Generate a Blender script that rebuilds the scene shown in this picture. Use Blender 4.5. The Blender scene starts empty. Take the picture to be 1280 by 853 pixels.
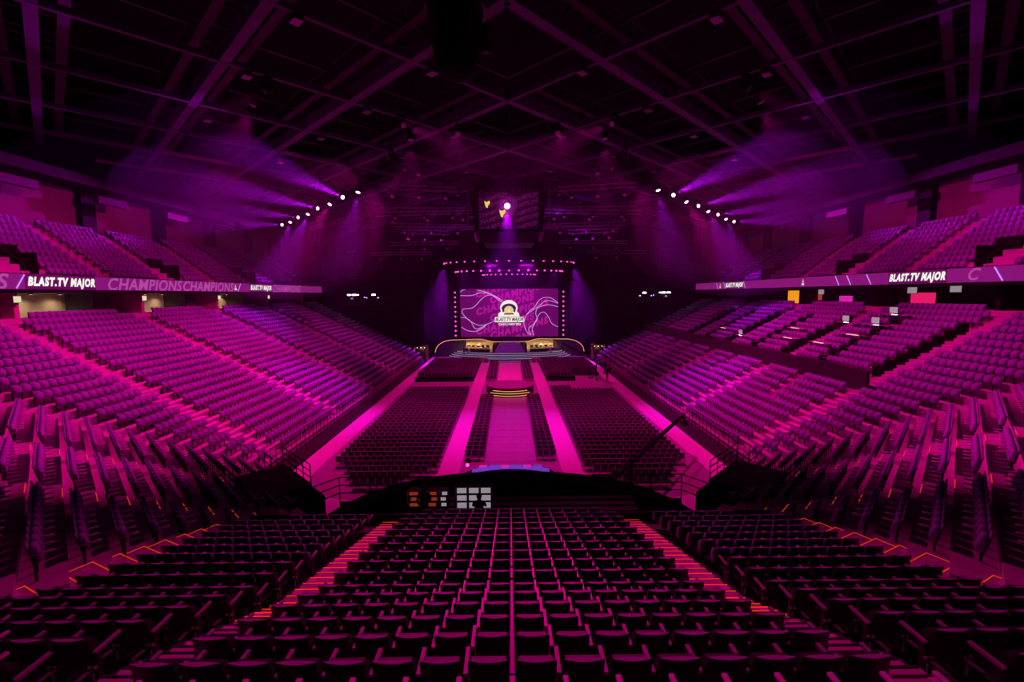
import bpy, bmesh, math, random
import numpy as np
from mathutils import Vector, Matrix, Euler

random.seed(7)
SC = bpy.context.scene
COL = SC.collection
R = math.radians
S2 = math.sqrt(0.5)

# ------------------------------------------------------------------ camera, world, exposure
CAMZ = 12.5
cam_d = bpy.data.cameras.new('camera')
cam_d.sensor_width = 36.0
cam_d.lens = 16.0
cam_d.clip_end = 400
cam = bpy.data.objects.new('camera', cam_d)
COL.objects.link(cam)
rot = Matrix.Rotation(R(-0.3), 3, 'Z') @ Matrix.Rotation(R(90 - 5.8), 3, 'X') @ Matrix.Rotation(R(-0.45), 3, 'Z')
cam.location = (0, 0, CAMZ)
cam.rotation_euler = rot.to_euler()
SC.camera = cam

world = bpy.data.worlds.new('world')
SC.world = world
world.use_nodes = True
world.node_tree.nodes['Background'].inputs[0].default_value = (0, 0, 0, 1)
world.node_tree.nodes['Background'].inputs[1].default_value = 0.0

SC.view_settings.view_transform = 'Standard'
SC.view_settings.look = 'None'
SC.view_settings.exposure = 0.0
SC.view_settings.gamma = 1.0
SC.view_settings.use_curve_mapping = False
cy = SC.cycles
cy.max_bounces = 5
cy.diffuse_bounces = 2
cy.glossy_bounces = 2
cy.transmission_bounces = 2
cy.volume_bounces = 0
cy.sample_clamp_indirect = 4.0
cy.use_denoising = True
cy.caustics_reflective = False
cy.caustics_refractive = False

MAG = (1.0, 0.001, 0.32)      # colour of the magenta wash
VIO = (0.80, 0.003, 0.90)     # colour of the violet beams

# wash lamps added to light stands and floor: (position, aim, colour, watts, cone degrees, blend). Their added housings are built further down.
WASH = []
for sx in (-1, 1):
    q = 1.0 if sx < 0 else 0.72
    WASH += [
        ((sx * 8.0, 39, 25.4), (sx * 9.5, 39, 0), MAG, 4100, 84, 0.9),
        ((sx * 9.5, 50, 25.4), (sx * 14.4, 40, 0), MAG, 3600, 60, 0.9),
        ((sx * 6.5, 60, 25.4), (sx * 6.5, 60, 0), MAG, 3900, 66, 0.9),
        ((sx * 6.0, 76, 25.4), (sx * 7.0, 74, 0), MAG, 3600, 66, 0.9),
        ((sx * 17.0, 32, 25.4), (sx * 26.5, 33, 7), MAG, 7600 * q, 78, 0.9),
        ((sx * 10.5, 48, 25.4), (sx * 26, 49, 7), MAG, 7600 * q, 62, 0.9),
        ((sx * 9.0, 65, 25.4), (sx * 24, 68, 5), MAG, 4200 * q, 60, 0.9),
        ((sx * 15.0, 30, 25.4), (sx * 39, 35, 17), MAG, 4400, 42, 0.9),
        ((sx * 11.0, 44, 25.4), (sx * 39, 50, 17), MAG, 4400, 52, 0.9),
        ((sx * 4.0, 38.0, 25.4), (sx * 3.6, 8.0, 5.5), MAG, 6600, 36, 0.9),
        ((sx * -8.0, 36.0, 25.4), (sx * 24.0, 16.0, 7), MAG, 23000, 27, 0.95),
    ]
HEADS = []
for sx in (-1, 1):
    for i in range(8):
        f = i / 7.0
        HEADS.append((sx, i, (sx * (16.2 + 19.5 * f), 50.6 + 23.0 * f, 23.78)))
HEAD_AIM = [(-19, 46, 4), (-24, 24, 25), (-28, 47, 7), (-36, 30, 24), (-31, 55, 8), (-39, 36, 21.5), (-34, 62, 9), (-40, 44, 20)]

# ------------------------------------------------------------------ materials
def mat(name, col, rough=0.7, metal=0.0, noise=0.0, scale=8.0, emit=None, es=0.0, bump=0.0, spec=0.4):
    m = bpy.data.materials.new(name)
    m.use_nodes = True
    nt = m.node_tree
    b = nt.nodes['Principled BSDF']
    b.inputs['Base Color'].default_value = (*col, 1)
    b.inputs['Roughness'].default_value = rough
    b.inputs['Metallic'].default_value = metal
    b.inputs['Specular IOR Level'].default_value = spec
    if noise > 0:
        tc = nt.nodes.new('ShaderNodeTexCoord')
        n = nt.nodes.new('ShaderNodeTexNoise')
        n.inputs['Scale'].default_value = scale
        n.inputs['Detail'].default_value = 5
        nt.links.new(tc.outputs['Object'], n.inputs['Vector'])
        r = nt.nodes.new('ShaderNodeValToRGB')
        r.color_ramp.elements[0].position = 0.3
        r.color_ramp.elements[1].position = 0.7
        r.color_ramp.elements[0].color = (*[c * (1 - noise) for c in col], 1)
        r.color_ramp.elements[1].color = (*[min(1, c * (1 + noise)) for c in col], 1)
        nt.links.new(n.outputs['Fac'], r.inputs['Fac'])
        nt.links.new(r.outputs['Color'], b.inputs['Base Color'])
        if bump > 0:
            bp = nt.nodes.new('ShaderNodeBump')
            bp.inputs['Strength'].default_value = bump
            nt.links.new(n.outputs['Fac'], bp.inputs['Height'])
            nt.links.new(bp.outputs['Normal'], b.inputs['Normal'])
    if emit:
        b.inputs['Emission Color'].default_value = (*emit, 1)
        b.inputs['Emission Strength'].default_value = es
    return m

M = {}
M['floor'] = mat('floor_concrete', (0.42, 0.36, 0.42), 0.55, noise=0.10, scale=1.2)
M['carpet'] = mat('aisle_carpet', (0.80, 0.70, 0.78), 0.9, noise=0.06, scale=3)
M['board'] = mat('floor_board', (0.42, 0.36, 0.40), 0.5, noise=0.14, scale=1.5)
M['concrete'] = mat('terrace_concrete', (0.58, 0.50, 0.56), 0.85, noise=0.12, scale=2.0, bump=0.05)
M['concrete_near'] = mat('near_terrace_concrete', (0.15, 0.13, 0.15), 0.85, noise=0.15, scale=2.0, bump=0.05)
M['beige'] = mat('beige_concrete', (0.62, 0.54, 0.44), 0.8, noise=0.10, scale=1.0)
M['fabric'] = mat('seat_fabric', (0.31, 0.26, 0.56), 0.9, noise=0.10, scale=30)
M['fabric_near'] = mat('seat_fabric_plum', (0.42, 0.36, 0.58), 0.85, noise=0.10, scale=30)
M['shell'] = mat('seat_shell_black', (0.012, 0.011, 0.014), 0.5)
M['arm'] = mat('armrest_grey', (0.46, 0.40, 0.50), 0.45)
M['black'] = mat('matt_black', (0.008, 0.007, 0.009), 0.8, spec=0.2)
M['dark'] = mat('dark_grey', (0.05, 0.045, 0.055), 0.7, spec=0.3)
M['steel'] = mat('dark_steel', (0.10, 0.09, 0.10), 0.45, metal=0.6)
M['beam'] = mat('roof_steel', (0.095, 0.075, 0.15), 0.6, noise=0.2, scale=1.0)
M['chrome'] = mat('aluminium_truss', (0.5, 0.48, 0.52), 0.35, metal=0.8)
M['wallpink'] = mat('upper_wall_paint', (0.26, 0.22, 0.24), 0.85, noise=0.06, scale=0.6)
M['chair'] = mat('floor_chair_black', (0.075, 0.062, 0.09), 0.6)
M['chairframe'] = mat('floor_chair_frame', (0.62, 0.56, 0.66), 0.4)
M['gold'] = mat('gold_led_edge', (0.8, 0.6, 0.3), 0.5, emit=(1.0, 0.50, 0.14), es=0.9)
M['goldwall'] = mat('gold_panel', (0.75, 0.55, 0.30), 0.5)
M['stage'] = mat('stage_deck', (0.22, 0.18, 0.24), 0.4, noise=0.08, scale=1)
M['stagestair'] = mat('stage_stair_lilac', (0.62, 0.46, 0.75), 0.6)
M['whiteled'] = mat('white_step_led', (0.8, 0.8, 0.9), 0.5, emit=(0.75, 0.6, 1.0), es=0.6)
M['orange'] = mat('orange_nosing_led', (0.7, 0.2, 0.05), 0.5, emit=(0.85, 0.028, 0.012), es=0.9)
M['orange_dim'] = mat('orange_nosing_dim', (0.7, 0.2, 0.05), 0.5, emit=(0.95, 0.06, 0.008), es=0.5)
M['marker'] = mat('pale_step_marker', (0.85, 0.75, 0.80), 0.6)
M['lens'] = mat('lamp_lens_pink', (1, 0.6, 0.9), 0.4, emit=(1.0, 0.32, 0.82), es=9.0)
M['lens_hot'] = mat('lamp_lens_hot', (1, 0.7, 0.9), 0.4, emit=(1.0, 0.42, 0.80), es=5.0)
M['lens_mag'] = mat('lamp_lens_magenta', (1, 0.3, 0.8), 0.4, emit=(1.0, 0.06, 0.50), es=2.2)
M['lens_dim'] = mat('lamp_lens_dim', (0.6, 0.3, 0.6), 0.4, emit=(0.8, 0.05, 0.45), es=0.02)
M['screen_bg'] = mat('led_screen_purple', (0.02, 0.0, 0.02), 0.5, emit=(0.13, 0.002, 0.115), es=1.0)
M['screen_txt'] = mat('led_screen_magenta', (0.02, 0.0, 0.02), 0.5, emit=(0.44, 0.006, 0.30), es=1.0)
M['screen_line'] = mat('led_screen_pale_line', (0.02, 0.0, 0.02), 0.5, emit=(0.75, 0.42, 0.95), es=1.0)
M['screen_white'] = mat('led_screen_white', (0.05, 0.05, 0.05), 0.5, emit=(0.95, 0.92, 0.85), es=1.0)
M['screen_black'] = mat('led_screen_black', (0.01, 0.01, 0.01), 0.5, emit=(0.02, 0.006, 0.02), es=1.0)
M['screen_yellow'] = mat('led_screen_yellow', (0.05, 0.05, 0.0), 0.5, emit=(0.80, 0.66, 0.12), es=1.0)
M['screen_cream'] = mat('led_screen_cream', (0.05, 0.05, 0.0), 0.5, emit=(0.75, 0.68, 0.42), es=1.0)
M['ribbon_bg'] = mat('led_ribbon_magenta', (0.02, 0.0, 0.02), 0.5, emit=(0.22, 0.007, 0.17), es=1.0)
M['ribbon_dark'] = mat('led_ribbon_dark', (0.02, 0.0, 0.02), 0.5, emit=(0.10, 0.002, 0.085), es=1.0)
M['ribbon_txt'] = mat('led_ribbon_pink', (0.02, 0.0, 0.02), 0.5, emit=(0.42, 0.06, 0.34), es=1.0)
M['ribbon_line'] = mat('led_ribbon_violet_line', (0.02, 0.0, 0.02), 0.5, emit=(0.50, 0.22, 1.0), es=1.2)
M['cube_bg'] = mat('cube_screen_purple', (0.02, 0.0, 0.02), 0.5, emit=(0.010, 0.0004, 0.012), es=1.0)
M['cube_txt'] = mat('cube_screen_text', (0.02, 0.0, 0.02), 0.5, emit=(0.10, 0.003, 0.06), es=1.0)
M['warmlamp'] = mat('warm_lamp', (1, 0.8, 0.5), 0.4, emit=(1.0, 0.62, 0.28), es=2.5)
M['whitelamp'] = mat('white_lamp', (1, 1, 1), 0.4, emit=(1.0, 0.85, 0.9), es=8.0)
M['bluelamp'] = mat('blue_lamp', (0.3, 0.3, 1), 0.4, emit=(0.35, 0.2, 1.0), es=5.0)
M['amberpanel'] = mat('amber_lit_panel', (0.9, 0.5, 0.05), 0.5, emit=(1.0, 0.36, 0.01), es=0.85)
M['redpanel'] = mat('red_lit_panel', (0.8, 0.2, 0.05), 0.5, emit=(0.55, 0.05, 0.02), es=0.7)
M['pinkpanel'] = mat('pink_lit_panel', (0.8, 0.1, 0.5), 0.5, emit=(0.70, 0.015, 0.42), es=0.9)
M['rosepanel'] = mat('rose_lit_panel', (0.8, 0.1, 0.3), 0.5, emit=(0.80, 0.012, 0.14), es=0.9)
M['monitor'] = mat('monitor_picture', (0.2, 0.2, 0.2), 0.4, emit=(0.50, 0.42, 0.50), es=0.55)
M['monitor_blue'] = mat('monitor_blue', (0.1, 0.1, 0.2), 0.4, emit=(0.20, 0.05, 0.60), es=0.7)
M['monitor_red'] = mat('monitor_red', (0.2, 0.1, 0.1), 0.4, emit=(0.60, 0.06, 0.02), es=0.35)
M['cloth'] = mat('dark_clothes', (0.015, 0.013, 0.018), 0.9)
M['skin'] = mat('skin', (0.45, 0.30, 0.24), 0.6)
M['hazard'] = mat('hazard_yellow', (0.65, 0.45, 0.02), 0.6)

# ------------------------------------------------------------------ helpers
class MB:
    def __init__(s):
        s.v, s.f, s.m = [], [], []
    def add(s, vs, fs, mi=0):
        o = len(s.v)
        s.v += [tuple(p) for p in vs]
        s.f += [tuple(i + o for i in f) for f in fs]
        s.m += [mi] * len(fs)
        return s
    def box(s, c, d, mi=0, rz=0.0, rx=0.0, ry=0.0):
        mtx = Matrix.Rotation(rz, 3, 'Z') @ Matrix.Rotation(ry, 3, 'Y') @ Matrix.Rotation(rx, 3, 'X')
        vs = []
        for z in (-.5, .5):
            for x, y in ((-.5, -.5), (.5, -.5), (.5, .5), (-.5, .5)):
                vs.append(Vector(c) + mtx @ Vector((x * d[0], y * d[1], z * d[2])))
        return s.add(vs, [(3, 2, 1, 0), (4, 5, 6, 7), (0, 1, 5, 4), (1, 2, 6, 5), (2, 3, 7, 6), (3, 0, 4, 7)], mi)
    def prism(s, poly, z0, z1, mi=0):
        a = sum(poly[i][0] * poly[(i + 1) % len(poly)][1] - poly[(i + 1) % len(poly)][0] * poly[i][1] for i in range(len(poly)))
        if a < 0:
            poly = poly[::-1]
        n = len(poly)
        vs = [(p[0], p[1], z0) for p in poly] + [(p[0], p[1], z1) for p in poly]
        fs = [tuple(range(n - 1, -1, -1)), tuple(range(n, 2 * n))]
        fs += [(i, (i + 1) % n, n + (i + 1) % n, n + i) for i in range(n)]
        return s.add(vs, fs, mi)
    def tube(s, p0, p1, r, n=6, mi=0, r1=None):
        p0, p1 = Vector(p0), Vector(p1)
        r1 = r if r1 is None else r1
        d = (p1 - p0).normalized()
        a = d.orthogonal().normalized()
        b = d.cross(a)
        vs = []
        for p, q in ((p0, r), (p1, r1)):
            for i in range(n):
                t = 2 * math.pi * i / n
                vs.append(p + (a * math.cos(t) + b * math.sin(t)) * q)
        fs = [(i, (i + 1) % n, n + (i + 1) % n, n + i) for i in range(n)]
        fs += [tuple(range(n - 1, -1, -1)), tuple(range(n, 2 * n))]
        return s.add(vs, fs, mi)
    def bar(s, p0, p1, w, h, mi=0):
        p0, p1 = Vector(p0), Vector(p1)
        d = (p1 - p0).normalized()
        up = Vector((0, 0, 1)) if abs(d.z) < 0.95 else Vector((0, 1, 0))
        a = d.cross(up).normalized()
        b = a.cross(d).normalized()
        vs = []
        for p in (p0, p1):
            for x, y in ((-.5, -.5), (.5, -.5), (.5, .5), (-.5, .5)):
                vs.append(p + a * x * w + b * y * h)
        return s.add(vs, [(3, 2, 1, 0), (4, 5, 6, 7), (0, 1, 5, 4), (1, 2, 6, 5), (2, 3, 7, 6), (3, 0, 4, 7)], mi)
    def lathe(s, prof, c=(0, 0, 0), n=24, mi=0):
        vs, fs = [], []
        for r, z in prof:
            for i in range(n):
                t = 2 * math.pi * i / n
                vs.append((c[0] + r * math.cos(t), c[1] + r * math.sin(t), c[2] + z))
        for j in range(len(prof) - 1):
            for i in range(n):
                fs.append((j * n + i, j * n + (i + 1) % n, (j + 1) * n + (i + 1) % n, (j + 1) * n + i))
        fs.append(tuple(range(n - 1, -1, -1)))
        k = (len(prof) - 1) * n
        fs.append(tuple(range(k, k + n)))
        return s.add(vs, fs, mi)
    def mesh(s, name, mats):
        me = bpy.data.meshes.new(name)
        me.from_pydata(s.v, [], s.f)
        for m in (mats if isinstance(mats, (list, tuple)) else [mats]):
            me.materials.append(m)
        me.polygons.foreach_set('material_index', s.m)
        me.update()
        return me
    def build(s, name, mats, parent=None, loc=None, rz=0.0):
        return link(name, s.mesh(name, mats), parent, loc, rz)

def link(name, data, parent=None, loc=None, rz=0.0):
    o = bpy.data.objects.new(name, data)
    COL.objects.link(o)
    if parent:
        o.parent = parent
    if loc is not None:
        o.location = loc
    if rz:
        o.rotation_euler = (0, 0, rz)
    return o

def tag(o, label=None, cat=None, group=None, kind=None):
    if label: o['label'] = label
    if cat: o['category'] = cat
    if group: o['group'] = group
    if kind: o['kind'] = kind
    return o

def thing(name, label, cat, loc=(0, 0, 0), rz=0.0, group=None, kind=None):
    return tag(link(name, None, None, loc, rz), label, cat, group, kind)

def struct(name, label=None):
    return tag(link(name, None), label, None, None, 'structure')

def copy_tree(o, parent=None):
    c = o.copy()
    COL.objects.link(c)
    c.parent = parent
    for ch in list(o.children):
        copy_tree(ch, c)
    return c

def smooth(o, angle=40):
    o.data.polygons.foreach_set('use_smooth', [True] * len(o.data.polygons))
    try:
        o.data.set_sharp_from_angle(angle=R(angle))
    except Exception:
        pass
    return o

ORD = ['zeroth', 'first', 'second', 'third', 'fourth', 'fifth', 'sixth', 'seventh', 'eighth', 'ninth', 'tenth', 'eleventh', 'twelfth',
       'thirteenth', 'fourteenth', 'fifteenth', 'sixteenth', 'seventeenth', 'eighteenth', 'nineteenth', 'twentieth', 'twenty-first',
       'twenty-second', 'twenty-third', 'twenty-fourth', 'twenty-fifth', 'twenty-sixth', 'twenty-seventh', 'twenty-eighth',
       'twenty-ninth', 'thirtieth', 'thirty-first', 'thirty-second', 'thirty-third']
SIDE = {-1: 'monitor-side', 1: 'crane-side'}

# ------------------------------------------------------------------ the bowl: dimensions
SX, ST, SR, SZ = 16.0, 0.82, 0.42, 1.44      # side stands: first row, tread, rise, first deck
NSIDE = 23
SIDE_END = 83.0
U0 = 8.84                                    # corner stands: first row, measured along the 45 degree facing
NCORN = 22
def near_row(k):                              # back line (y) and deck height of row k of the end stand
    if k <= 10:
        return 16.76 - 0.80 * k, 3.48 + 0.232 * k
    return 8.76 - 0.875 * (k - 10), 5.80 + 0.42 * (k - 10)
NNEAR = 17
AISLES = [31.0 + 11.2 * i for i in range(5)]
UPX, UPT, UPR, UPZ = 34.4, 0.68, 0.50, 14.0
NUP = 10
UAISLES = [25.1 + 7.2 * i for i in range(8)]

# ------------------------------------------------------------------ floor
fl = struct('floor', 'grey arena floor with rounded end')
poly = []
for sx in (1, -1):
    pts = [(sx * 15.7, 104), (sx * 15.7, 29.2), (sx * 10.4, 23.0), (sx * 10.4, 15)]
    poly += pts if sx == 1 else pts[::-1]
MB().prism(poly, -0.3, 0.0).build('slab', M['floor'], fl)
MB().prism([(-15.7, 104), (15.7, 104), (46, 104), (46, 112), (-46, 112), (-46, 104)][0:2] + [(46, 104.0), (46, 112), (-46, 112), (-46, 104)], -0.3, -0.02).build('backstage_slab', M['floor'], fl)
# running track of paler carpet round the seats, and aisle carpets
tr = MB()
inner, outer = [], []
for t in range(0, 13):
    a = math.pi * 1.5 * 0 + (t / 12.0) * (math.pi / 2)
    inner.append((-14.0 + 4.6 * (1 - math.cos(a)), 31.5 - 4.6 * math.sin(a)))
    outer.append((-15.65 + 5.2 * (1 - math.cos(a)) * 1.0, 30.2 - 5.8 * math.sin(a)))
for sx in (-1, 1):
    c = MB()
    path_i = [(-14.0, 84)] + inner
    path_o = [(-15.65, 84)] + outer
    vs = [(-sx * p[0], p[1], 0.012) for p in path_i] + [(-sx * p[0], p[1], 0.012) for p in path_o]
    n = len(path_i)
    fs = [((i, i + 1, n + i + 1, n + i) if sx < 0 else (n + i, n + i + 1, i + 1, i)) for i in range(n - 1)]
    c.add(vs, fs)
    c.build('perimeter_carpet', M['carpet'], fl)
    MB().box((sx * 4.45, 56.5, 0.008), (1.6, 53, 0.012)).build('aisle_carpet', M['carpet'], fl)
MB().box((0, 72.5, 0.008), (3.6, 21, 0.012)).build('aisle_carpet', M['carpet'], fl)
bd = MB().box((0, 0, 0.012), (0.97, 1.97, 0.024)).mesh('floor_board', M['board'])
for i in range(4):
    for j in range(16):
        link('floor_board', bd, fl, (-1.5 + i * 1.0, 24.0 + j * 2.0, 0.004))
bd2 = MB().box((0, 0, 0.010), (1.96, 1.96, 0.02)).mesh('floor_board_wide', M['floor'])
for i in range(-5, 5):
    for j in range(2):
        if -2 <= i < 2: continue
        link('floor_board', bd2, fl, (1.0 + i * 2.0, 24.2 + j * 2.0, 0.002))

# ------------------------------------------------------------------ seat templates
def back_mesh(mb, nx, W=0.425, z0=0.36, z1=0.86):
    """curved shell: flat front of fabric, rear bulging; the top reads as a lens"""
    def y_rear(t): return -0.012 - 0.034 * (1 - (2 * t - 1) ** 2)
    def y_front(t): return 0.0 + 0.016 * (1 - (2 * t - 1) ** 2)
    lean = -0.10
    zs = [(z0, 0.86), (z0 + 0.30, 1.0), (z1 - 0.03, 1.0), (z1, 0.94)]
    fr, re = [], []
    for z, ws in zs:
        dy = lean * (z - z0) / (z1 - z0) + 0.05
        fr.append([((i / nx - .5) * W * ws, y_front(i / nx) + dy, z) for i in range(nx + 1)])
        re.append([((i / nx - .5) * W * ws, y_rear(i / nx) + dy, z) for i in range(nx + 1)])
    n = nx + 1
    vs = [p for row in fr for p in row] + [p for row in re for p in row]
    o = n * len(zs)
    f0, f1 = [], []
    for j in range(len(zs) - 1):
        for i in range(nx):
            a = j * n + i
            f0.append((a + 1, a, a + n, a + n + 1))
            f1.append((o + a, o + a + 1, o + a + n + 1, o + a + n))
        a = j * n
        f1.append((a, o + a, o + a + n, a + n))
        f1.append((o + a + nx, a + nx, a + nx + n, o + a + nx + n))
    t = (len(zs) - 1) * n
    for i in range(nx):
        f0.append((t + i + 1, t + i, o + t + i, o + t + i + 1))
        f1.append((i, i + 1, o + i + 1, o + i))
    mb.add(vs, f0, 0)
    b = len(mb.v) - len(vs)
    mb.f += [tuple(i + b for i in f) for f in f1]
    mb.m += [1] * len(f1)

def pan_mesh(mb):
    vs, W = [], 0.40
    for z, y0, y1, w in ((0.40, 0.07, 0.17, 0.86), (0.46, 0.06, 0.19, 1.0), (0.74, 0.00, 0.12, 1.0), (0.79, 0.01, 0.08, 0.9)):
        vs += [(-W / 2 * w, y1, z), (W / 2 * w, y1, z), (W / 2 * w, y0, z), (-W / 2 * w, y0, z)]
    f0, f1 = [], []
    for j in range(3):
        a = j * 4
        for i in range(4):
            q = (a + (i + 1) % 4, a + i, a + 4 + i, a + 4 + (i + 1) % 4)
            (f1 if i == 2 else f0).append(q)
    f0 += [(12, 15, 14, 13)]
    f1 += [(0, 1, 2, 3)]
    b = len(mb.v)
    mb.add(vs, f0, 0)
    mb.f += [tuple(i + b for i in f) for f in f1]
    mb.m += [0] * len(f1)

PITCH = 0.495
def arm_mesh(mb, x, mi=0):
    mb.box((x, 0.205, 0.625), (0.046, 0.37, 0.035), mi)
def post_mesh(mb, x, mi=0):
    mb.box((x, 0.06, 0.31), (0.035, 0.07, 0.60), mi)
    mb.box((x, 0.08, 0.012), (0.06, 0.26, 0.024), mi)
    for q in (-0.038, 0.038):
        mb.box((x + q, -0.03, 0.46), (0.026, 0.03, 0.03), mi + 1)
    mb.box((x, -0.03, 0.30), (0.014, 0.02, 0.16), mi + 1)

# instances for the seats that are too many to count: joined into one mesh
def joined(name, template, places, mats):
    """template: MB; places: list of (x, y, z, angle)"""
    tv = np.array(template.v, dtype=np.float64)
    nv = len(tv)
    P = np.array(places, dtype=np.float64)
    c, s = np.cos(P[:, 3])[:, None], np.sin(P[:, 3])[:, None]
    X = tv[None, :, 0] * c - tv[None, :, 1] * s + P[:, 0:1]
    Y = tv[None, :, 0] * s + tv[None, :, 1] * c + P[:, 1:2]
    Z = np.broadcast_to(tv[None, :, 2], X.shape) + P[:, 2:3]
    V = np.stack([X, Y, Z], axis=2).reshape(-1, 3)
    lt = np.array([len(f) for f in template.f], dtype=np.int32)
    li = np.array([i for f in template.f for i in f], dtype=np.int32)
    n = len(P)
    L = (li[None, :] + (np.arange(n, dtype=np.int32) * nv)[:, None]).ravel()
    LT = np.tile(lt, n)
    LS = np.concatenate([[0], np.cumsum(LT)[:-1]]).astype(np.int32)
    me = bpy.data.meshes.new(name)
    me.vertices.add(len(V))
    me.vertices.foreach_set('co', V.astype(np.float32).ravel())
    me.loops.add(len(L))
    me.loops.foreach_set('vertex_index', L)
    me.polygons.add(len(LT))
    me.polygons.foreach_set('loop_start', LS)
    me.polygons.foreach_set('material_index', np.tile(np.array(template.m, dtype=np.int32), n))
    for m in mats:
        me.materials.append(m)
    me.update(calc_edges=True)
    return link(name, me)

mass = MB()
back_mesh(mass, 3)
pan_mesh(mass)
mass.box((0.2475, 0.19, 0.625), (0.05, 0.42, 0.035), 2)
mass.box((0.2475, 0.06, 0.31), (0.03, 0.06, 0.60), 1)
SEATS = []                                   # places of the joined seats

# ------------------------------------------------------------------ end stand (the camera's stand)
ns = struct('terrace_near', 'stepped concrete terrace below the camera')
for k in range(NNEAR + 3):
    yb, z = near_row(k)
    y0 = yb + 0.62
    yn, zn = near_row(k + 1)
    y1 = yn + 0.62
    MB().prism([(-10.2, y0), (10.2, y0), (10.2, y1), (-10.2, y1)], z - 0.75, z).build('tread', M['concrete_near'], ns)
MB().box((0, 17.43, 1.9), (20.8, 0.12, 3.8)).build('front_wall', M['black'], ns)

near_arm = MB(); arm_mesh(near_arm, 0.0)
near_post = MB(); post_mesh(near_post, 0.0)
near_back = MB(); back_mesh(near_back, 10)
near_pan = MB(); pan_mesh(near_pan)
D_back = near_back.mesh('seat_backrest', [M['fabric_near'], M['shell']])
D_back.polygons.foreach_set('use_smooth', [True] * len(D_back.polygons))
D_back.set_sharp_from_angle(angle=R(35))
D_pan = near_pan.mesh('seat_pan', [M['shell'], M['shell']])
D_arm = near_arm.mesh('seat_armrest', M['arm'])
D_post = near_post.mesh('seat_stanchion', [M['shell'], M['arm']])

def arena_seat(x, y, z, label, group, last):
    t = thing('arena_seat', label, 'seat', (x, y, z), 0, group)
    link('backrest', D_back, t)
    link('seat_pan', D_pan, t)
    for xx in ((-PITCH / 2,) if not last else (-PITCH / 2, PITCH / 2)):
        link('armrest', D_arm, t, (xx, 0, 0))
        link('stanchion', D_post, t, (xx, 0, 0))
    return t

for k in range(NNEAR):
    yb, z = near_row(k)
    n = 14 if k == 0 else 16
    dep = yb * 0.9949 + (CAMZ - z - 0.8) * 0.101
    half = 650 / 569 * dep
    for i in range(n):
        x = (i - (n - 1) / 2) * PITCH
        if k >= 3 and k < 16:
            arena_seat(x, yb, z, f'dark tip-up seat in centre block, {ORD[k + 1]} row behind control desk, {ORD[i + 1]} from monitor-side stair',
                       'tip-up seats of the centre block', i == n - 1)
        else:
            SEATS.append((x, yb, z, 0))
    for sx in (-1, 1):
        for i in range(9):
            x = sx * (5.45 + i * PITCH)
            if k == 0 or (k == 1 and i > 5): continue
            if 8 <= k < 16 and abs(x) - 0.25 < half:
                arena_seat(x, yb, z, f'dark tip-up seat in {SIDE[sx]} wing block, {ORD[k + 1]} row behind control desk, {ORD[i + 1]} from stair',
                           'tip-up seats of the wing blocks', i == (8 if sx > 0 else 0) or False)
            else:
                SEATS.append((x, yb, z, 0))

# stairs between the centre block and the wings
for sx in (-1, 1):
    st = tag(struct('stair_near', f'{SIDE[sx]} concrete stair with orange lit nosings'), None)
    for k in range(NNEAR):
        yb, z = near_row(k)
        yn, zn = near_row(k + 1)
        m = 2 if k < 10 else 3
        y0, y1 = yb + 0.62, yn + 0.62
        zp = near_row(k - 1)[1] if k else z - 0.3
        for q in range(m):
            ya = y0 - (y0 - y1) * q / m
            yc = y0 - (y0 - y1) * (q + 1) / m
            zt = z + (zn - z) * q / m + 0.02
            stp = MB().box((sx * 4.58, (ya + yc) / 2, zt - 0.2), (1.12, ya - yc, 0.4)).build('step', M['concrete'], st)
            lit = k <= 11
            MB().box((sx * 4.58, ya - 0.02, zt + 0.006), (1.10, 0.022, 0.012)).build('nosing', M['orange'] if lit and q == 0 else (M['orange_dim'] if lit else M['dark']), stp)
        MB().box((sx * 5.02, y0 - 0.14, z + 0.032), (0.18, 0.16, 0.012)).build('step_marker', M['marker'], st)

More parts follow.
